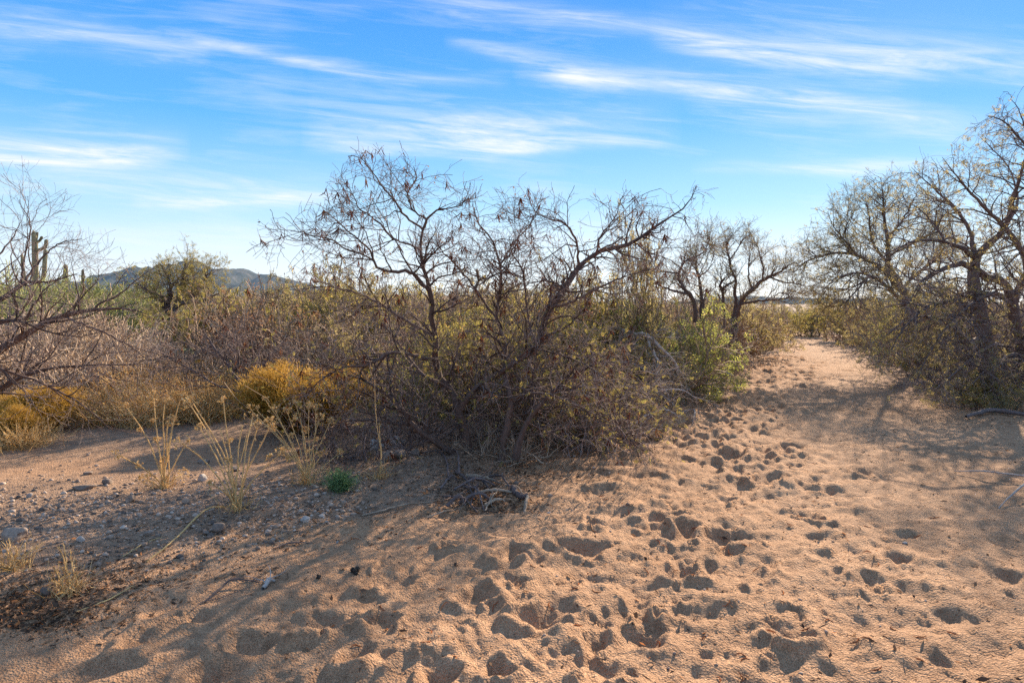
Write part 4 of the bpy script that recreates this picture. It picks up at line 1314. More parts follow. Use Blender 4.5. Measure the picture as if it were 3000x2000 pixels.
place('green', 1240, 8.6, 0.95, 0.9, 'light green leafy bush between the left limbs of the bare mesquite')
place_row('yellow', [(1300, 9.6, 1.2, 1.8), (1420, 9.4, 1.25, 1.8), (1510, 9.8, 1.35, 1.9), (1380, 11.5, 1.5, 2.2), (1640, 9.4, 1.4, 1.9)],
          'yellow-leaved shrub', 'of those between the trunks', 'yellow shrubs behind the trunks')
place_row(lambda i: 'olive' if i % 2 else 'bare', [(1290, 13.0, 1.75, 2.4), (1450, 13.5, 1.8, 2.4), (1560, 12.5, 1.75, 2.4), (1330, 17, 1.9, 3.0), (1520, 18, 1.9, 3.0), (1660, 15, 1.85, 2.6), (1780, 17, 1.95, 3.0), (1900, 19, 2.0, 3.0)],
          'brown sparse shrub', 'of those far behind the trunks', 'brown shrubs far behind the trunks')
# right of the big trunk
place_row('dark', [(1700, 10.2, 1.5, 1.9), (1800, 11.0, 1.3, 1.9), (1740, 11.8, 1.6, 2.2), (1860, 12.2, 1.3, 1.8), (1620, 10.6, 1.5, 1.9)],
          'dark bare shrub', 'of those right of the leaning trunk', 'dark shrubs right of the leaning trunk')
place('olive', 1850, 10.6, 2.55, 1.4, 'tall olive-green shrub rising behind the thick leaning limb')
place('yellow', 1690, 10.4, 2.0, 1.5, 'golden-olive leafy shrub behind the bend of the thick leaning trunk')
place('green', 1740, 11.0, 1.3, 1.3, 'dark green bush half hidden right of the thick leaning trunk')
place('green', 1955, 11.0, 1.5, 2.3, 'bright green leafy spray above the dead branches beside the track')
place('green', 2020, 12.3, 1.55, 1.5, 'bright green leafy tip nearest the crooked trees')
place('green', 2010, 11.3, 0.95, 1.2, 'bright green bush low behind the bleached dead branch')
place('green', 2120, 12.6, 0.35, 0.9, 'small dark green bush on the sand edge left of the track')
# left bank of the track
place_row(lambda i: 'bare' if i % 3 else 'olive', [(1950, 13.4, 1.5, 1.8), (2050, 14.5, 1.4, 2.0), (2115, 16.8, 1.5, 2.3), (2185, 20, 1.5, 2.6), (2240, 24, 1.6, 2.8), (2125, 14.2, 0.8, 1.1), (2130, 18.5, 1.9, 2.4), (1960, 17, 2.0, 2.6), (2040, 22, 2.1, 3.0), (2215, 21.5, 0.9, 1.8)],
          'brown feathery shrub', 'of those left of the track', 'shrubs on the left bank of the track')
place_row('yellow', [(2262, 27, 1.35, 2.0), (2295, 31, 1.5, 2.2), (2345, 34, 1.25, 2.6)],
          'yellow-green shrub', 'of those left of the far bend', 'shrubs at the far bend')
# right bank of the track
place_row('yellow', [(2395, 33, 1.45, 2.8), (2450, 30, 1.9, 2.6), (2515, 27, 1.7, 2.6)],
          'yellow-green shrub', 'of those right of the far bend', 'shrubs right of the far bend')
place_row(lambda i: 'olive' if i % 2 else 'bare', [(2530, 25, 1.8, 2.6), (2590, 21.5, 1.7, 2.5), (2675, 18.5, 1.6, 2.4), (2680, 23, 2.2, 3.0), (2800, 16, 1.6, 2.4), (2830, 20, 2.3, 3.2), (2900, 17, 2.1, 3.0)],
          'grey-olive shrub', 'of those right of the track', 'shrubs on the right bank of the track')
place('green', 2635, 18.0, 1.5, 1.35, 'bright green bush under the arching mesquite right of the track')
place('yellow', 2730, 14.5, 1.3, 1.3, 'yellowing leafy bush below the big mesquite, right of the green one')
place_row('dark', [(2870, 14.4, 1.3, 2.0), (2960, 13.6, 1.4, 2.0), (3070, 13.2, 1.5, 2.2), (2960, 15.5, 2.0, 2.8)],
          'dark bare shrub', 'of those under the big mesquite', 'dark shrubs under the big mesquite')
place('yellow', 2890, 11.2, 0.45, 1.4, 'low yellow-green plant on the sand at the right under the big mesquite')
place('yellow', 2855, 10.4, 0.26, 0.7, 'small yellowing plant nearest the track on the right sand')
place('olive', 2990, 10.0, 0.3, 0.8, 'low olive plant at the right edge above the dark litter')


# ------------------------------------------------------------------ far scrub: a mass nobody could count
def far_scrub():
    r = np.random.default_rng(77)
    g = Geo()
    n = 1300
    d = 24 + 130 * r.random(n) ** 1.2
    px = r.uniform(-400, 3400, n)
    x = (px - 1500) / F * d
    ok = ~((x > xat(LEFT_EDGE, d) - 0.8) & (x < xat(RIGHT_EDGE, d) + 0.8) & (d < 33))
    x, d = x[ok], d[ok]
    for xi, di in zip(x, d):
        h = r.uniform(1.1, 2.15) * (1.0 if di < 60 else 0.8)
        if 11 < xi / di * 30 < 16:
            h *= 0.62          # the bed of the wash stays low
        wd = h * r.uniform(0.8, 1.4)
        k = int(np.clip(8000 / di, 60, 260))
        p = r.normal(size=(k, 3))
        p = nrm(p) * (r.random(k) ** 0.4)[:, None]
        p[:, 2] = np.abs(p[:, 2])
        c = p * np.array([wd * 0.6, wd * 0.6, h]) + np.array([xi, di, GH(xi, di)])
        ax = nrm(nrm(p) + r.normal(size=(k, 3)) * 0.6 + np.array([0, 0, 0.5])) * r.uniform(0.15, 0.4, k)[:, None]
        g.leaves(c, ax, r.uniform(0.010, 0.024, k), None, r)
    tag(g.build('far_scrub', FARM), 'brown and olive desert scrub stretching to the foot of the mountain', 'scrub', kind='stuff')


FARM = leaf_mat('far_scrub_leaf', [(0.0, (0.07, 0.05, 0.035)), (0.35, (0.16, 0.12, 0.07)), (0.6, (0.17, 0.16, 0.06)), (0.85, (0.26, 0.21, 0.09)), (1.0, (0.34, 0.25, 0.16))], 0.35)
far_scrub()


# ------------------------------------------------------------------ cacti
def ribbed(geo, pts, ribs=14, depth=0.10, N=22):
    r = np.random.default_rng(1)
    p, q = resample(pts, N, r)
    # rounded tip
    t = np.linspace(0, 1, N)
    T = nrm(np.gradient(p, axis=0))
    ref = np.array([1.0, 0.02, 0])
    U = nrm(np.cross(T, ref))
    V = np.cross(T, U)
    S = ribs * 4
    a = np.arange(S) * 2 * pi / S
    rr = 1 + depth * np.cos(ribs * a)
    L = np.linalg.norm(np.diff(p, axis=0), axis=1).sum()
    s = L * (1 - t)
    cap = np.sqrt(np.clip(1 - (1 - np.clip(s / np.maximum(q, 1e-3), 0, 1)) ** 2, 0.0, 1))
    q = q * np.maximum(cap, 0.03)
    ring = p[:, None] + (q[:, None] * rr[None])[..., None] * (np.cos(a)[None, :, None] * U[:, None] + np.sin(a)[None, :, None] * V[:, None])
    j = np.arange(N - 1)[:, None] * S
    k = np.arange(S)[None]
    quad = np.stack([j + k, j + (k + 1) % S, j + S + (k + 1) % S, j + S + k], -1).reshape(-1, 4)
    geo.add(ring.reshape(-1, 3), quad)


def cactus(label, d, cols, name='saguaro_cactus', group=None):
    base = stand(cols[0][0][0], d)
    root = empty(name, base, label, 'cactus', group)
    for i, c in enumerate(cols):
        pts = []
        for (px, py, dm, dd) in c:
            w3 = W(px, py, d + dd)
            pts.append((*(w3 - base), dm * 0.5 * d / F))
        if i == 0:
            pts[0] = (pts[0][0], pts[0][1], -0.05, pts[0][3])
        g = Geo()
        ribbed(g, pts)
        g.build('column' if i == 0 else 'arm', CACTUS, root)
    return root


cactus('tall saguaro with many arms rising behind the left thicket', 42,
       [[(103, 950, 17, 0), (103, 860, 16, 0), (103, 760, 15, 0), (101, 700, 14, 0), (97, 672, 9, 0)],
        [(103, 712, 6, 0), (106, 698, 8, 0.1), (109, 679, 7, 0.1)],
        [(106, 712, 7, 0), (116, 705, 7, 0.2), (124, 692, 7, 0.2)],
        [(106, 733, 7, 0), (122, 729, 8, -0.3), (133, 722, 9, -0.4), (136, 700, 9, -0.4)],
        [(106, 830, 9, 0), (122, 822, 10, -0.5), (129, 800, 11, -0.7), (131, 770, 11, -0.7), (134, 728, 10, -0.5)],
        [(100, 860, 8, 0), (80, 845, 9, 0.4), (72, 815, 9, 0.5), (66, 775, 8, 0.5), (64, 741, 6, 0.5)]])
cactus('single-column saguaro without arms right of the many-armed one', 48, [[(192, 960, 13, 0), (192, 860, 12, 0), (193, 772, 10, 0)]])
cactus('distant thin saguaro column, smallest of those left of the mountain', 75, [[(242, 940, 8, 0), (242, 860, 8, 0), (242, 788, 6, 0)]])


def cholla():
    r = np.random.default_rng(8)
    base = stand(1395, 14.5)
    root = empty('cholla_cactus', base, 'spiny brown cholla with jointed arms silhouetted behind the bare mesquite', 'cactus')
    joints = [np.array([0, 0, 0.0])]
    segs = []

    def go(p, d, l, rad_, lev):
        e = p + d * l
        segs.append((p, e, rad_))
        if lev == 0:
            return
        for _ in range(r.integers(2, 4)):
            nd = nrm(d * 0.6 + r.normal(size=3) * 0.75 + np.array([0, 0, 0.25]))
            go(e, nd, l * r.uniform(0.6, 0.85), rad_ * 0.86, lev - 1)
    for sx in (-0.45, -0.1, 0.25):
        go(np.array([sx * 0.4, 0, 0.0]), nrm(np.array([sx, r.normal() * 0.2, 1.0])), 0.75, 0.055, 4)
    P, R = [], []
    for a, b, q in segs:
        t = np.linspace(0, 1, 5)[:, None]
        P.append(a * (1 - t) + b * t)
        R.append(q * np.array([0.55, 1.0, 1.05, 1.0, 0.6]))
    Geo().tubes(np.array(P), np.array(R), 8).build('arms', CHOLLA, root)
    c, d = sample_on(np.array(P), 4200, r, 0.0)
    g = Geo()
    g.leaves(c, nrm(r.normal(size=c.shape)) * 0.09, 0.0035, None, r)
    g.build('spines', STRAW, root)


cholla()


def prickly_pear():
    r = np.random.default_rng(9)
    base = stand(490, 12.3)
    root = empty('prickly_pear_cactus', base, 'prickly pear cactus with flat green pads deep in the left thicket', 'cactus')
    g0 = Geo()
    nu, nv = 12, 7
    u = np.linspace(0, 2 * pi, nu, endpoint=False)
    v = np.linspace(-pi / 2, pi / 2, nv)
    U, V = np.meshgrid(u, v)
    pad = np.stack([np.cos(U) * np.cos(V) * 0.5 * (0.75 + 0.25 * (np.sin(V) + 1) / 2 * 1.6), np.sin(U) * np.cos(V) * 0.07, 0.5 + np.sin(V) * 0.5], -1).reshape(-1, 3)
    j = np.arange(nv - 1)[:, None] * nu
    k = np.arange(nu)[None]
    q = np.stack([j + k, j + (k + 1) % nu, j + nu + (k + 1) % nu, j + nu + k], -1).reshape(-1, 4)
    g0.add(pad, q)
    me = g0.mesh('pad', PEARM)
    pads = [((x, y, 0.0), r.uniform(0, pi), r.normal(0, 0.25), r.uniform(0.24, 0.32)) for x, y in zip(r.normal(0, 0.35, 11), r.normal(0, 0.25, 11))]
    for lev in range(3):
        new = []
        for (p, rz, tl, s) in pads:
            o = bpy.data.objects.new('pad', me)
            COL.objects.link(o)
            o.parent = root
            o.location = p
            o.rotation_euler = (tl * 0.4, tl, rz)
            o.scale = (s * 0.85, s, s)
            if r.random() < 0.8:
                for _ in range(r.integers(1, 3)):
                    a = r.normal(0, 0.5)
                    lx = math.sin(tl + a) * s * 0.95
                    new.append(((p[0] + lx * cos(rz), p[1] + lx * sin(rz), p[2] + s * 0.9 * cos(tl)), rz + r.normal(0, 0.5), tl + a, s * 0.88))
        pads = new[:14]


prickly_pear()


# ------------------------------------------------------------------ dry weeds in front
def seed_head(r, p, d, s):
    g = Geo()
    n = 9
    dirs = nrm(d + r.normal(size=(n, 3)) * 0.55)
    C = np.stack([np.repeat(p[None], n, 0), p + dirs * s * 0.5, p + dirs * s * r.uniform(0.8, 1.1, n)[:, None]], 1)
    g.tubes(C, np.tile(np.array([0.0014, 0.0011, 0.001]), (n, 1)), 3)
    e = np.repeat(C[:, -1], 9, 0)
    g.leaves(e, nrm(r.normal(size=e.shape) + np.array([0, 0, 0.4])) * r.uniform(0.009, 0.02, len(e))[:, None], 0.0045, None, r)
    return g


def weed(label, bx, by, tips, seed, heads=True, rad_=0.0048):
    r = np.random.default_rng(seed)
    b = on_ground(bx, by)
    root = empty('dry_weed', b, label, 'weed')
    for (tx, ty, off) in tips:
        d0 = b[1] + off
        tip = W(tx, ty, d0) - b
        st = np.array([r.normal(0, 0.02), r.normal(0, 0.02), 0])
        side = np.array([tip[0], tip[1], 0]) * 0.12
        pts = [(*st, rad_ * 1.25), *[(*(st + (tip - st) * t - side * 4 * t * (1 - t) + r.normal(size=3) * 0.006), rad_ * (1.25 - 0.4 * t)) for t in (0.25, 0.5, 0.75)], (*tip, rad_ * 0.8)]
        p, q = resample(pts, 14, r, 0.0012)
        g = Geo().tubes(p[None], q[None], 5)
        # a few side twiglets and clinging leaves
        C, R = grow(p[None], q[None], 7, (0.03, 0.09), ang=(35, 10), N=4, wig=0.15, up=0.2, rmax=0.0014, tip=0.0008, r=r, zmin=None)
        g.tubes(C, R, 3)
        c, dd = sample_on(p[None], 12, r)
        g.leaves(c, nrm(dd * 0.3 + r.normal(size=c.shape)) * 0.022, 0.003, None, r)
        o = g.build('stalk', STRAW, root)
        if heads and r.random() < 0.85:
            seed_head(r, p[-1], nrm(p[-1] - p[-3]), r.uniform(0.035, 0.075)).build('seed_head', STRAW, o)
            if r.random() < 0.6:
                k = len(C) - 1
                seed_head(r, C[k, -1], nrm(C[k, -1] - C[k, -2]), 0.035).build('seed_head', STRAW, o)
    g = Geo()
    C = stems0(r, 60, 4, (15, 80), (0.06, 0.22), 0.2, 0.05)
    g.tubes(C, np.full(C.shape[:2], 0.0016), 3)
    g.build('basal_stubs', STRAW, root)
    return root


weed('leftmost tall dry weed with straw stalks and flat seed heads beside the sand channel', 478, 1458,
     [(372, 1195, -0.2), (352, 1335, -0.5), (450, 1165, 0.1), (482, 1185, 0.1), (528, 1170, 0.0), (505, 1240, 0.1), (490, 1245, -0.2), (510, 1215, 0.2), (462, 1300, 0.2), (545, 1300, 0.1), (420, 1400, 0), (530, 1390, 0.2)], 201)
weed('tallest dry weed with long straw stalks at the front edge of the gravel', 695, 1515,
     [(565, 1180, -0.2), (590, 1260, 0.1), (655, 1180, 0.0), (645, 1255, 0.2), (710, 1245, 0.1), (722, 1275, 0.2), (752, 1260, 0.0), (790, 1250, -0.1), (738, 1230, 0.3), (535, 1300, -0.3), (820, 1330, 0.1), (625, 1420, -0.2), (560, 1190, 0.1)], 202)
weed('spreading dry weed with many thin stalks left of the small green tuft', 900, 1440,
     [(735, 1200, -0.1), (755, 1205, 0.1), (780, 1175, 0.2), (810, 1210, 0.0), (845, 1215, 0.2), (870, 1195, 0.1), (905, 1200, 0.0), (925, 1205, 0.2), (935, 1230, 0.0), (965, 1240, 0.1), (990, 1330, 0.2), (800, 1260, -0.2), (830, 1320, -0.2), (890, 1270, 0.3), (945, 1330, 0.3)], 203, rad_=0.0032)
weed('single thin reddish stalk standing left of the dark lying limb', 1108, 1420, [(1098, 1110, 0.0), (1112, 1240, 0.1)], 204, heads=False, rad_=0.003)
weed('cut weed stubble of short straw stalks at the lower left', 195, 1735,
     [(172, 1600, 0), (185, 1592, 0), (205, 1610, 0.1), (160, 1660, -0.1), (225, 1680, 0), (150, 1700, 0), (240, 1700, 0.1)], 205, heads=False, rad_=0.0032)
weed('short straw stubble beside the rock at the left edge', 35, 1690,
     [(10, 1590, 0), (25, 1575, 0.1), (45, 1600, 0), (60, 1610, 0.1), (80, 1640, 0), (115, 1600, 0.1), (-20, 1640, 0)], 206, heads=False, rad_=0.0032)


def tuft():
    r = np.random.default_rng(12)
    b = on_ground(996, 1455)
    root = empty('green_tuft', b, 'small fluffy grey-green tuft on the sand left of the bare mesquite', 'plant')
    C = stems0(r, 420, 5, (25, 88), (0.10, 0.20), 0.22, 0.03, up=0.03)
    Geo().tubes(C, np.tile(np.linspace(0.0016, 0.0008, 5), (420, 1)), 3).build('stems', L_TUFT, root)
    c, d = sample_on(C, 1800, r, 0.3)
    g = Geo()
    g.leaves(c, nrm(d + r.normal(size=c.shape) * 0.6) * 0.02, 0.0022, None, r)
    g.build('needles', L_TUFT, root)


tuft()


# ------------------------------------------------------------------ stones
def ico(sub):
    import bmesh
    bm = bmesh.new()
    bmesh.ops.create_icosphere(bm, subdivisions=sub, radius=1)
    v = np.array([x.co[:] for x in bm.verts])
    f = np.array([[x.index for x in fc.verts] for fc in bm.faces])
    bm.free()
    return v, f


IV3, IF3 = ico(3)
IV1, IF1 = ico(1)


def facet(v, r, n=10):
    """cut a sphere by random planes -> angular stone"""
    v = v.copy()
    for _ in range(n):
        d = nrm(r.normal(size=3))
        h = r.uniform(0.55, 0.85)
        s = v @ d
        v -= np.maximum(s - h, 0)[:, None] * d
    return v


def stone(px, py, wpx, hpx, label, mat=ROCK, seed=0, group=None, flat=0.75, name='stone', sink=0.25):
    r = np.random.default_rng(seed + 500)
    b = on_ground(px, py)
    sx = wpx * b[1] / F / 2 * 1.15
    sz = hpx * b[1] / F / 2 * 1.3
    v = facet(IV3, r, 14)
    v += 0.03 * r.normal(size=v.shape)
    v = v * np.array([sx, max(sx * flat, sz), sz])
    a = r.uniform(-0.5, 0.5)
    v = v @ np.array([[cos(a), sin(a), 0], [-sin(a), cos(a), 0], [0, 0, 1]])
    v[:, 2] += sz * (1 - 2 * sink)
    o = Geo().add(v, None, IF3).build(name, mat, sm=False)
    o.location = tuple(b)
    return tag(o, label, 'stone', group)


stone(1105, 1330, 60, 32, 'pale flat slab of rock left of the lying limb', PALE, 1)
stone(1165, 1320, 42, 30, 'pale rounded rock right of the flat slab', PALE, 2)
stone(1135, 1370, 34, 34, 'grey blocky rock just below the flat pale slab', ROCK, 3)
stone(1172, 1362, 38, 30, 'grey rock below the pale rounded rock', ROCK, 4)
stone(1215, 1352, 30, 20, 'small grey rock right of the pile of pale rocks', ROCK, 5)
stone(1768, 1262, 46, 18, 'flat pale stone on the sand right of the bare mesquite', PALE, 6)
stone(1625, 1290, 34, 14, 'flat brownish stone under the drooping twigs', ROCK, 7)
stone(640, 1556, 38, 30, 'largest rounded stone at the foot of the tallest dry weed', ROCK, 8)
stone(602, 1562, 20, 18, 'small round stone left of the largest rounded stone', ROCK, 9)
stone(894, 1525, 26, 16, 'pale angular stone on the sand below the green tuft', PALE, 10)
stone(385, 1500, 30, 22, 'greenish-grey stone in the gravel right of the weed base', ROCK, 11)
stone(312, 1445, 34, 18, 'oval grey stone at the far edge of the gravel', ROCK, 12)
stone(245, 1462, 60, 14, 'long flat reddish slab at the far edge of the gravel', ROCK, 13)
stone(592, 1432, 26, 22, 'tan cube-like stone between the two tall weeds', PALE, 14)
stone(597, 1362, 38, 14, 'flat grey stone on the shaded sand channel', ROCK, 15)
stone(690, 1395, 34, 14, 'flat dark stone on the sand channel behind the tallest weed', ROCK, 16)
stone(258, 1405, 34, 12, 'flat brown stone lying in the sand channel at the left', ROCK, 17)
stone(45, 1610, 70, 44, 'large tilted grey rock at the left picture edge', ROCK, 18)
stone(138, 1522, 26, 18, 'dark angular stone in the gravel near the left edge', ROCK, 19)
stone(545, 1500, 26, 16, 'dark pointed stone in the gravel left of the tallest weed', ROCK, 20)
stone(432, 1580, 24, 14, 'rounded blue-grey stone at the lower edge of the gravel', ROCK, 21)
stone(238, 1608, 24, 16, 'whitish stone in the gravel above the cut stubble', PALE, 22)
stone(135, 1735, 28, 24, 'grey stone half buried in litter at the lower left', ROCK, 23)
stone(86, 1488, 18, 14, 'white pebble-sized stone in the gravel by the left edge', PALE, 24)
stone(988, 1577, 9, 7, 'small white pebble alone on the sand', PALE, 25)
stone(2650, 1585, 18, 7, 'small pale stone on the trodden sand at the right', PALE, 26)


def gravel():
    r = np.random.default_rng(15)
    g = Geo()
    n = 5200
    px = r.uniform(-250, 1080, n)
    py = r.normal(1540 - 0.06 * px, 58, n)
    k = (py > 1400) & (py < 1790 - 0.33 * px + 60)
    px, py = px[k], py[k]
    extra = 500
    px = np.concatenate([px, r.uniform(-200, 1900, extra), r.uniform(1500, 2800, 260)])
    py = np.concatenate([py, r.uniform(1330, 1500, extra), r.uniform(1450, 1990, 260)])
    d = CAMH * F / (py - HOR)
    x = (px - 1500) / F * d
    z = GHv(x, d)
    s = np.clip(np.exp(r.normal(-4.9, 0.6, len(x))), 0.003, 0.03)
    s[-260:] *= 0.5
    base = [facet(IV1 * 1.0, r, 5) for _ in range(12)]
    for i in range(len(x)):
        b = base[i % 12]
        a = r.uniform(0, 2 * pi)
        v = b @ np.array([[cos(a), sin(a), 0], [-sin(a), cos(a), 0], [0, 0, 1]])
        v = v * s[i] * np.array([1, r.uniform(0.7, 1), r.uniform(0.5, 0.8)]) + np.array([x[i], d[i], z[i] + s[i] * 0.08])
        g.add(v, None, IF1)
    tag(g.build('gravel', GRAVM, sm=False), 'loose pale and grey gravel spread over the low bar at the left', 'gravel', kind='stuff')


GRAVM = rock_mat('gravel_stone', (0.13, 0.105, 0.09), (0.36, 0.25, 0.18), (0.62, 0.49, 0.39))
gravel()


# ------------------------------------------------------------------ leaf litter, sticks and driftwood
def litter():
    r = np.random.default_rng(16)
    g = Geo()
    xs, ys = [], []

    def cloud(px, py, sx, sy, n):
        a, b = r.normal(px, sx, n), r.normal(py, sy, n)
        k = b > HOR + 60
        d = CAMH * F / (b[k] - HOR)
        xs.append((a[k] - 1500) / F * d)
        ys.append(d)
    cloud(1420, 1400, 160, 30, 1500)
    cloud(1430, 1460, 80, 26, 3800)
    cloud(1500, 1375, 120, 14, 1500)
    cloud(1200, 1400, 200, 45, 1200)
    cloud(1650, 1310, 150, 25, 1200)
    cloud(1800, 1280, 120, 20, 700)
    cloud(1960, 1235, 60, 25, 500)
    cloud(1930, 1290, 35, 8, 350)
    cloud(100, 1760, 150, 35, 3000)
    cloud(60, 1800, 110, 25, 1500)
    cloud(300, 1700, 120, 30, 900)
    cloud(420, 1650, 140, 35, 900)
    cloud(750, 1560, 160, 40, 700)
    cloud(1000, 1500, 150, 40, 700)
    cloud(2860, 1220, 130, 22, 900)
    cloud(2700, 1250, 200, 60, 500)
    cloud(740, 1670, 60, 15, 160)
    cloud(2100, 1250, 200, 60, 400)
    # thin scatter over the sand
    n = 5200
    yy = 2.6 + 9 * r.random(n)
    xs.append(r.uniform(-0.5, 1.0, n) * yy * 0.75)
    ys.append(yy)
    x, y = np.concatenate(xs), np.concatenate(ys)
    z = GHv(x, y) + 0.003
    n = len(x)
    a = r.uniform(0, 2 * pi, n)
    le = np.exp(r.normal(-3.95, 0.5, n)).clip(0.006, 0.06)
    ax = np.stack([np.cos(a), np.sin(a), r.normal(0, 0.22, n)], 1) * le[:, None]
    up = nrm(np.stack([r.normal(0, 0.5, n), r.normal(0, 0.5, n), np.ones(n)], 1))
    g.leaves(np.stack([x, y, z], 1), ax, le * r.uniform(0.08, 0.28, n), up, r)
    tag(g.build('leaf_litter', LITTER), 'dry leaf and twig litter scattered over the sand and under the bushes', 'litter', kind='stuff')
    # fallen red pods on the trodden sand
    g = Geo()
    n = 90
    py = r.uniform(1420, 1990, n)
    px = r.uniform(1000, 2800, n)
    d = CAMH * F / (py - HOR)
    x = (px - 1500) / F * d
    a = r.uniform(0, 2 * pi, n)
    C = np.empty((n, 5, 3))
    for j in range(5):
        t = j / 4 - 0.5
        le = 0.05
        cx = x + np.cos(a + t * 0.9) * t * le * 1.3
        cy = d + np.sin(a + t * 0.9) * t * le * 1.3
        C[:, j] = np.stack([cx, cy, GHv(cx, cy) + 0.004], 1)
    g.tubes(C, np.tile(np.array([0.0008, 0.0028, 0.0032, 0.0028, 0.0008]), (n, 1)), 4)
    tag(g.build('fallen_pods', PODF), 'orange-red dried pods lying scattered over the trodden sand', 'litter', kind='stuff')


PODF = leaf_mat('fallen_pod', [(0.0, (0.22, 0.06, 0.03)), (1.0, (0.48, 0.17, 0.06))], 0.1)
litter()


def stick(label, pts, mat=GREY, group=None, name='dead_branch', twigs=0, seed=0, lift=0.0):
    """pts: (px, py, diameter px, height above ground)"""
    r = np.random.default_rng(900 + seed)
    b = on_ground(pts[0][0], pts[0][1])
    c = []
    for px, py, dm, hz in pts:
        g = on_ground(px, py)
        rad_ = dm * 0.5 * g[1] / F
        c.append((*(g - b + np.array([0, 0, hz + rad_ * 0.8])), rad_))
    p, q = resample(c, 16, r, 0.003)
    root = empty(name, b, label, 'branch', group)
    Geo().tubes(p[None], q[None] * (1 + 0.12 * r.normal(size=(1, 16))).clip(0.75, 1.35), 8).build('stem', mat, root)
    if twigs:
        C, R = grow(p[None], q[None], twigs, (0.06, 0.28), ang=(40, 15), N=5, wig=0.25, up=0.05, rmax=0.004, tip=0.001, r=r, zmin=0.0)
        Geo().tubes(C, R, 4).build('twigs', mat, root)
    return root


stick('short curved black stick with a broken end at the right end of the driftwood pile', [(1502, 1445, 15, 0.02), (1512, 1460, 17, 0.01), (1530, 1468, 15, 0.01), (1545, 1465, 9, 0.03)], BARKD, seed=1, name='driftwood')
stick('short pale cut stub pointing down beside the curved black stick', [(1546, 1466, 10, 0.02), (1540, 1478, 10, 0.01), (1536, 1492, 9, 0.0)], BROWNT, seed=2, name='driftwood')
for i, (x0, y0, x1, y1, dm) in enumerate([(1365, 1405, 1470, 1415, 7), (1372, 1412, 1440, 1440, 6), (1330, 1440, 1450, 1425, 5), (1390, 1450, 1500, 1455, 7), (1345, 1478, 1440, 1470, 6), (1310, 1490, 1365, 1485, 7), (1420, 1485, 1480, 1475, 6),
                                          (1300, 1460, 1400, 1500, 4), (1430, 1400, 1495, 1450, 5), (1250, 1520, 1330, 1500, 3), (1360, 1430, 1420, 1495, 4), (1400, 1420, 1380, 1480, 4), (1460, 1440, 1420, 1500, 4), (1335, 1395, 1385, 1460, 5),
                                          (1290, 1440, 1340, 1410, 4), (1480, 1420, 1540, 1470, 3), (1315, 1415, 1290, 1350, 4), (1345, 1400, 1325, 1340, 4)]):
    dm *= 1.6
    stick('weathered stick lying in the driftwood pile below the mesquite trunks', [(x0, y0, dm, 0.01), ((x0 + x1) / 2 + 6, (y0 + y1) / 2 - 4, dm * 0.9, 0.02 + 0.03 * (i % 3)), (x1, y1, dm * 0.5, 0.01)], BROWNT if i % 3 == 0 else BARKD, 'driftwood pile sticks', 'driftwood', 5, 10 + i)
stick('long thin dark twig lying on the sand left of the driftwood pile', [(1060, 1500, 5, 0), (1120, 1490, 6, 0.005), (1190, 1478, 4, 0.005), (1260, 1470, 2, 0)], BROWNT, seed=40, twigs=3)
stick('curved dark twig lying on the sand below the tallest weed', [(800, 1595, 3, 0), (850, 1580, 4, 0.01), (915, 1578, 2, 0)], BARKD, seed=41)
stick('long straw-coloured stalk lying across the gravel edge', [(430, 1640, 4, 0), (520, 1580, 5, 0.01), (600, 1525, 5, 0.015), (660, 1507, 3, 0.01)], STRAW, seed=42, name='fallen_stalk')
stick('thin straw stalk fallen on the gravel left of the long one', [(360, 1630, 3, 0), (420, 1600, 3, 0.005), (475, 1580, 2, 0)], STRAW, seed=43, name='fallen_stalk')
stick('pale straw stalk lying on the sand below the cut stubble', [(225, 1785, 4, 0), (310, 1755, 5, 0.006), (390, 1710, 3, 0)], STRAW, seed=44, name='fallen_stalk')
stick('dark dry twig tuft lying on the sand in the lower left middle', [(560, 1780, 3, 0), (640, 1725, 6, 0.01), (680, 1705, 5, 0.03), (760, 1700, 3, 0.01)], BARKD, seed=45, twigs=8)
stick('pale splintered bark piece lying on the lower left sand', [(770, 1722, 10, 0.0), (788, 1700, 13, 0.02), (805, 1690, 6, 0.0)], GREY, seed=46, name='bark_piece', twigs=4)
stick('thin grey fallen twig on the sand at the right edge, forked', [(2795, 1385, 2, 0.02), (2870, 1395, 4, 0.05), (2960, 1410, 5, 0.06), (3060, 1425, 6, 0.05)], GREY, seed=47, twigs=6)
stick('pale fallen branch end poking in at the right edge below the forked twig', [(2925, 1490, 3, 0.0), (2960, 1470, 5, 0.05), (3010, 1445, 7, 0.09), (3080, 1420, 9, 0.1)], GREY, seed=48, twigs=5)
stick('curled dead branch lying at the edge of the track right of the mesquite', [(1985, 1235, 6, 0.0), (2010, 1222, 7, 0.05), (2035, 1228, 6, 0.04), (2028, 1250, 4, 0.0)], GREY, seed=49, twigs=5)
stick('dead twigs lying on sand in front of the flat pale stone', [(1790, 1305, 4, 0.0), (1850, 1290, 5, 0.02), (1930, 1300, 3, 0.0)], BARKD, seed=50, twigs=6)
stick('dark fallen limb in the litter at the right edge', [(2830, 1225, 10, 0.02), (2900, 1215, 14, 0.03), (2990, 1225, 12, 0.03), (3060, 1235, 8, 0.02)], BARKD, seed=51, twigs=10)

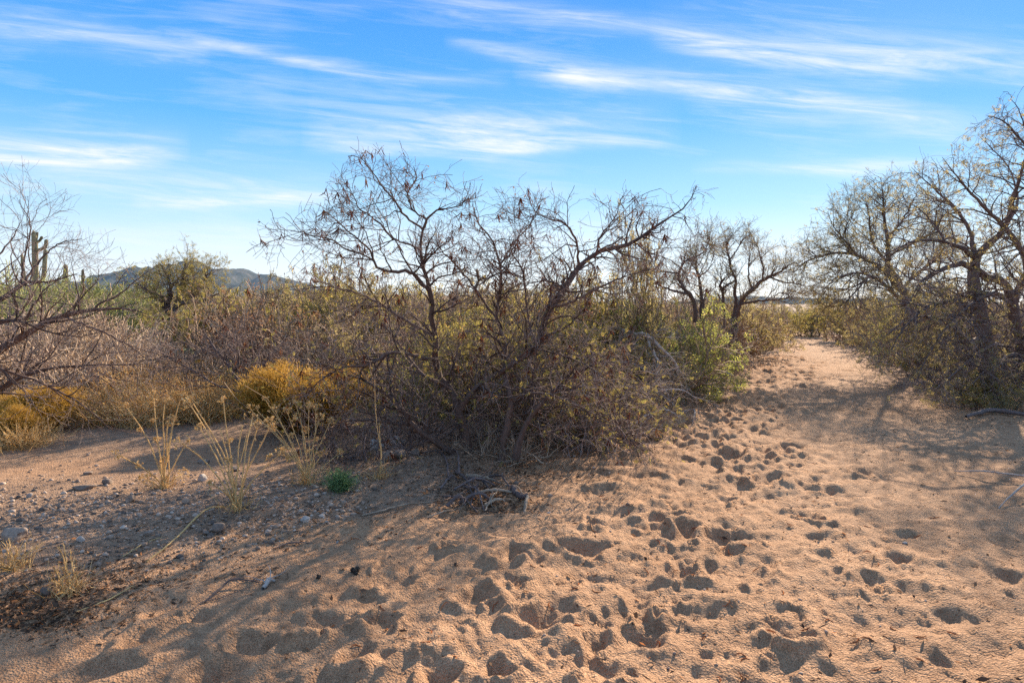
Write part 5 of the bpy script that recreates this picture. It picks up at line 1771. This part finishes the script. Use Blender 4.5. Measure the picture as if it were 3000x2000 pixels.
# bleached dead branches arching down to the sand beside the green bush
DB = [[(1700, 1010, 10.6, 14), (1780, 965, 10.5, 13), (1861, 977, 10.4, 12), (1901, 986, 10.3, 12), (1944, 1026, 10.2, 10), (1975, 1061, 10.2, 8), (1987, 1095, 10.2, 6), (1998, 1140, 10.2, 3)],
      [(1890, 982, 10.3, 9), (1912, 1029, 10.1, 9), (1927, 1061, 10.0, 8), (1927, 1101, 10.0, 6), (1941, 1150, 10.0, 3)],
      [(1850, 1000, 10.4, 8), (1890, 1030, 10.2, 8), (1925, 1070, 10.1, 6), (1935, 1110, 10.0, 3)],
      [(1700, 1150, 9.6, 9), (1780, 1120, 9.5, 9), (1880, 1140, 9.4, 7), (1990, 1142, 9.4, 4), (2040, 1165, 9.4, 2)],
      [(1720, 1080, 10.0, 8), (1830, 1060, 9.9, 7), (1900, 1090, 9.8, 4), (1925, 1095, 9.8, 2)],
      [(1860, 1240, 8.6, 5), (1900, 1215, 8.8, 7), (1950, 1200, 9.0, 6), (2000, 1230, 9.2, 3)]]
explicit_tree('dead_branch', 'bleached dead branches arching down to the sand below the bright green spray', 'branch', stand(1900, 10.2), DB, 29,
              [dict(n=60, ln=(0.25, 0.7), ang=(42, 14), N=7, wig=0.2, up=-0.1, rmax=0.007, tip=0.003, droop=0.08),
               dict(n=260, ln=(0.12, 0.35), ang=(45, 16), N=5, wig=0.24, up=-0.05, rmax=0.004, tip=0.002),
               dict(n=420, ln=(0.06, 0.18), ang=(45, 16), N=3, wig=0.24, rmax=0.0025, tip=0.0014)], GREY, GREY, trunk_n=0)


def dung(px, py, s, label, seed):
    r = np.random.default_rng(seed)
    b = on_ground(px, py)
    g = Geo()
    for k in range(9):
        v = IV3 * (1 + 0.12 * r.normal(size=(len(IV3), 1)) * 0.5) * s * r.uniform(0.35, 0.6) * np.array([1, 1, 0.8])
        v = v + np.array([r.normal(0, 0.5), r.normal(0, 0.4), abs(r.normal(0.4, 0.25))]) * s
        g.add(v, None, IF3)
    o = g.build('dung', DUNG)
    o.location = tuple(b)
    tag(o, label, 'dung')


dung(1042, 1672, 0.026, 'dark lumpy dung on the sand left of the deep footprints', 61)
dung(935, 1695, 0.016, 'smaller flat dark dung left of the lumpy one', 62)


# ------------------------------------------------------------------ air
def haze():
    m, n, l, out = mat_new('haze_air')
    pv = n.new('ShaderNodeVolumePrincipled')
    pv.inputs['Color'].default_value = (0.42, 0.66, 1.0, 1)
    pv.inputs['Density'].default_value = HAZE
    pv.inputs['Anisotropy'].default_value = 0.2
    l.new(pv.outputs[0], out.inputs['Volume'])
    x, y0, y1, z0, z1 = 5200, -60, 5200, -14, 320
    v = np.array([(sx * x, y, z) for z in (z0, z1) for y in (y0, y1) for sx in (-1, 1)], float)
    q = [(0, 2, 3, 1), (4, 5, 7, 6), (0, 1, 5, 4), (2, 6, 7, 3), (0, 4, 6, 2), (1, 3, 7, 5)]
    o = Geo().add(v, q).build('haze', m, sm=False)
    tag(o, 'thin pale desert haze filling the air out to the mountain', 'haze', kind='stuff')


HAZE = 0.13 / 3200
haze()
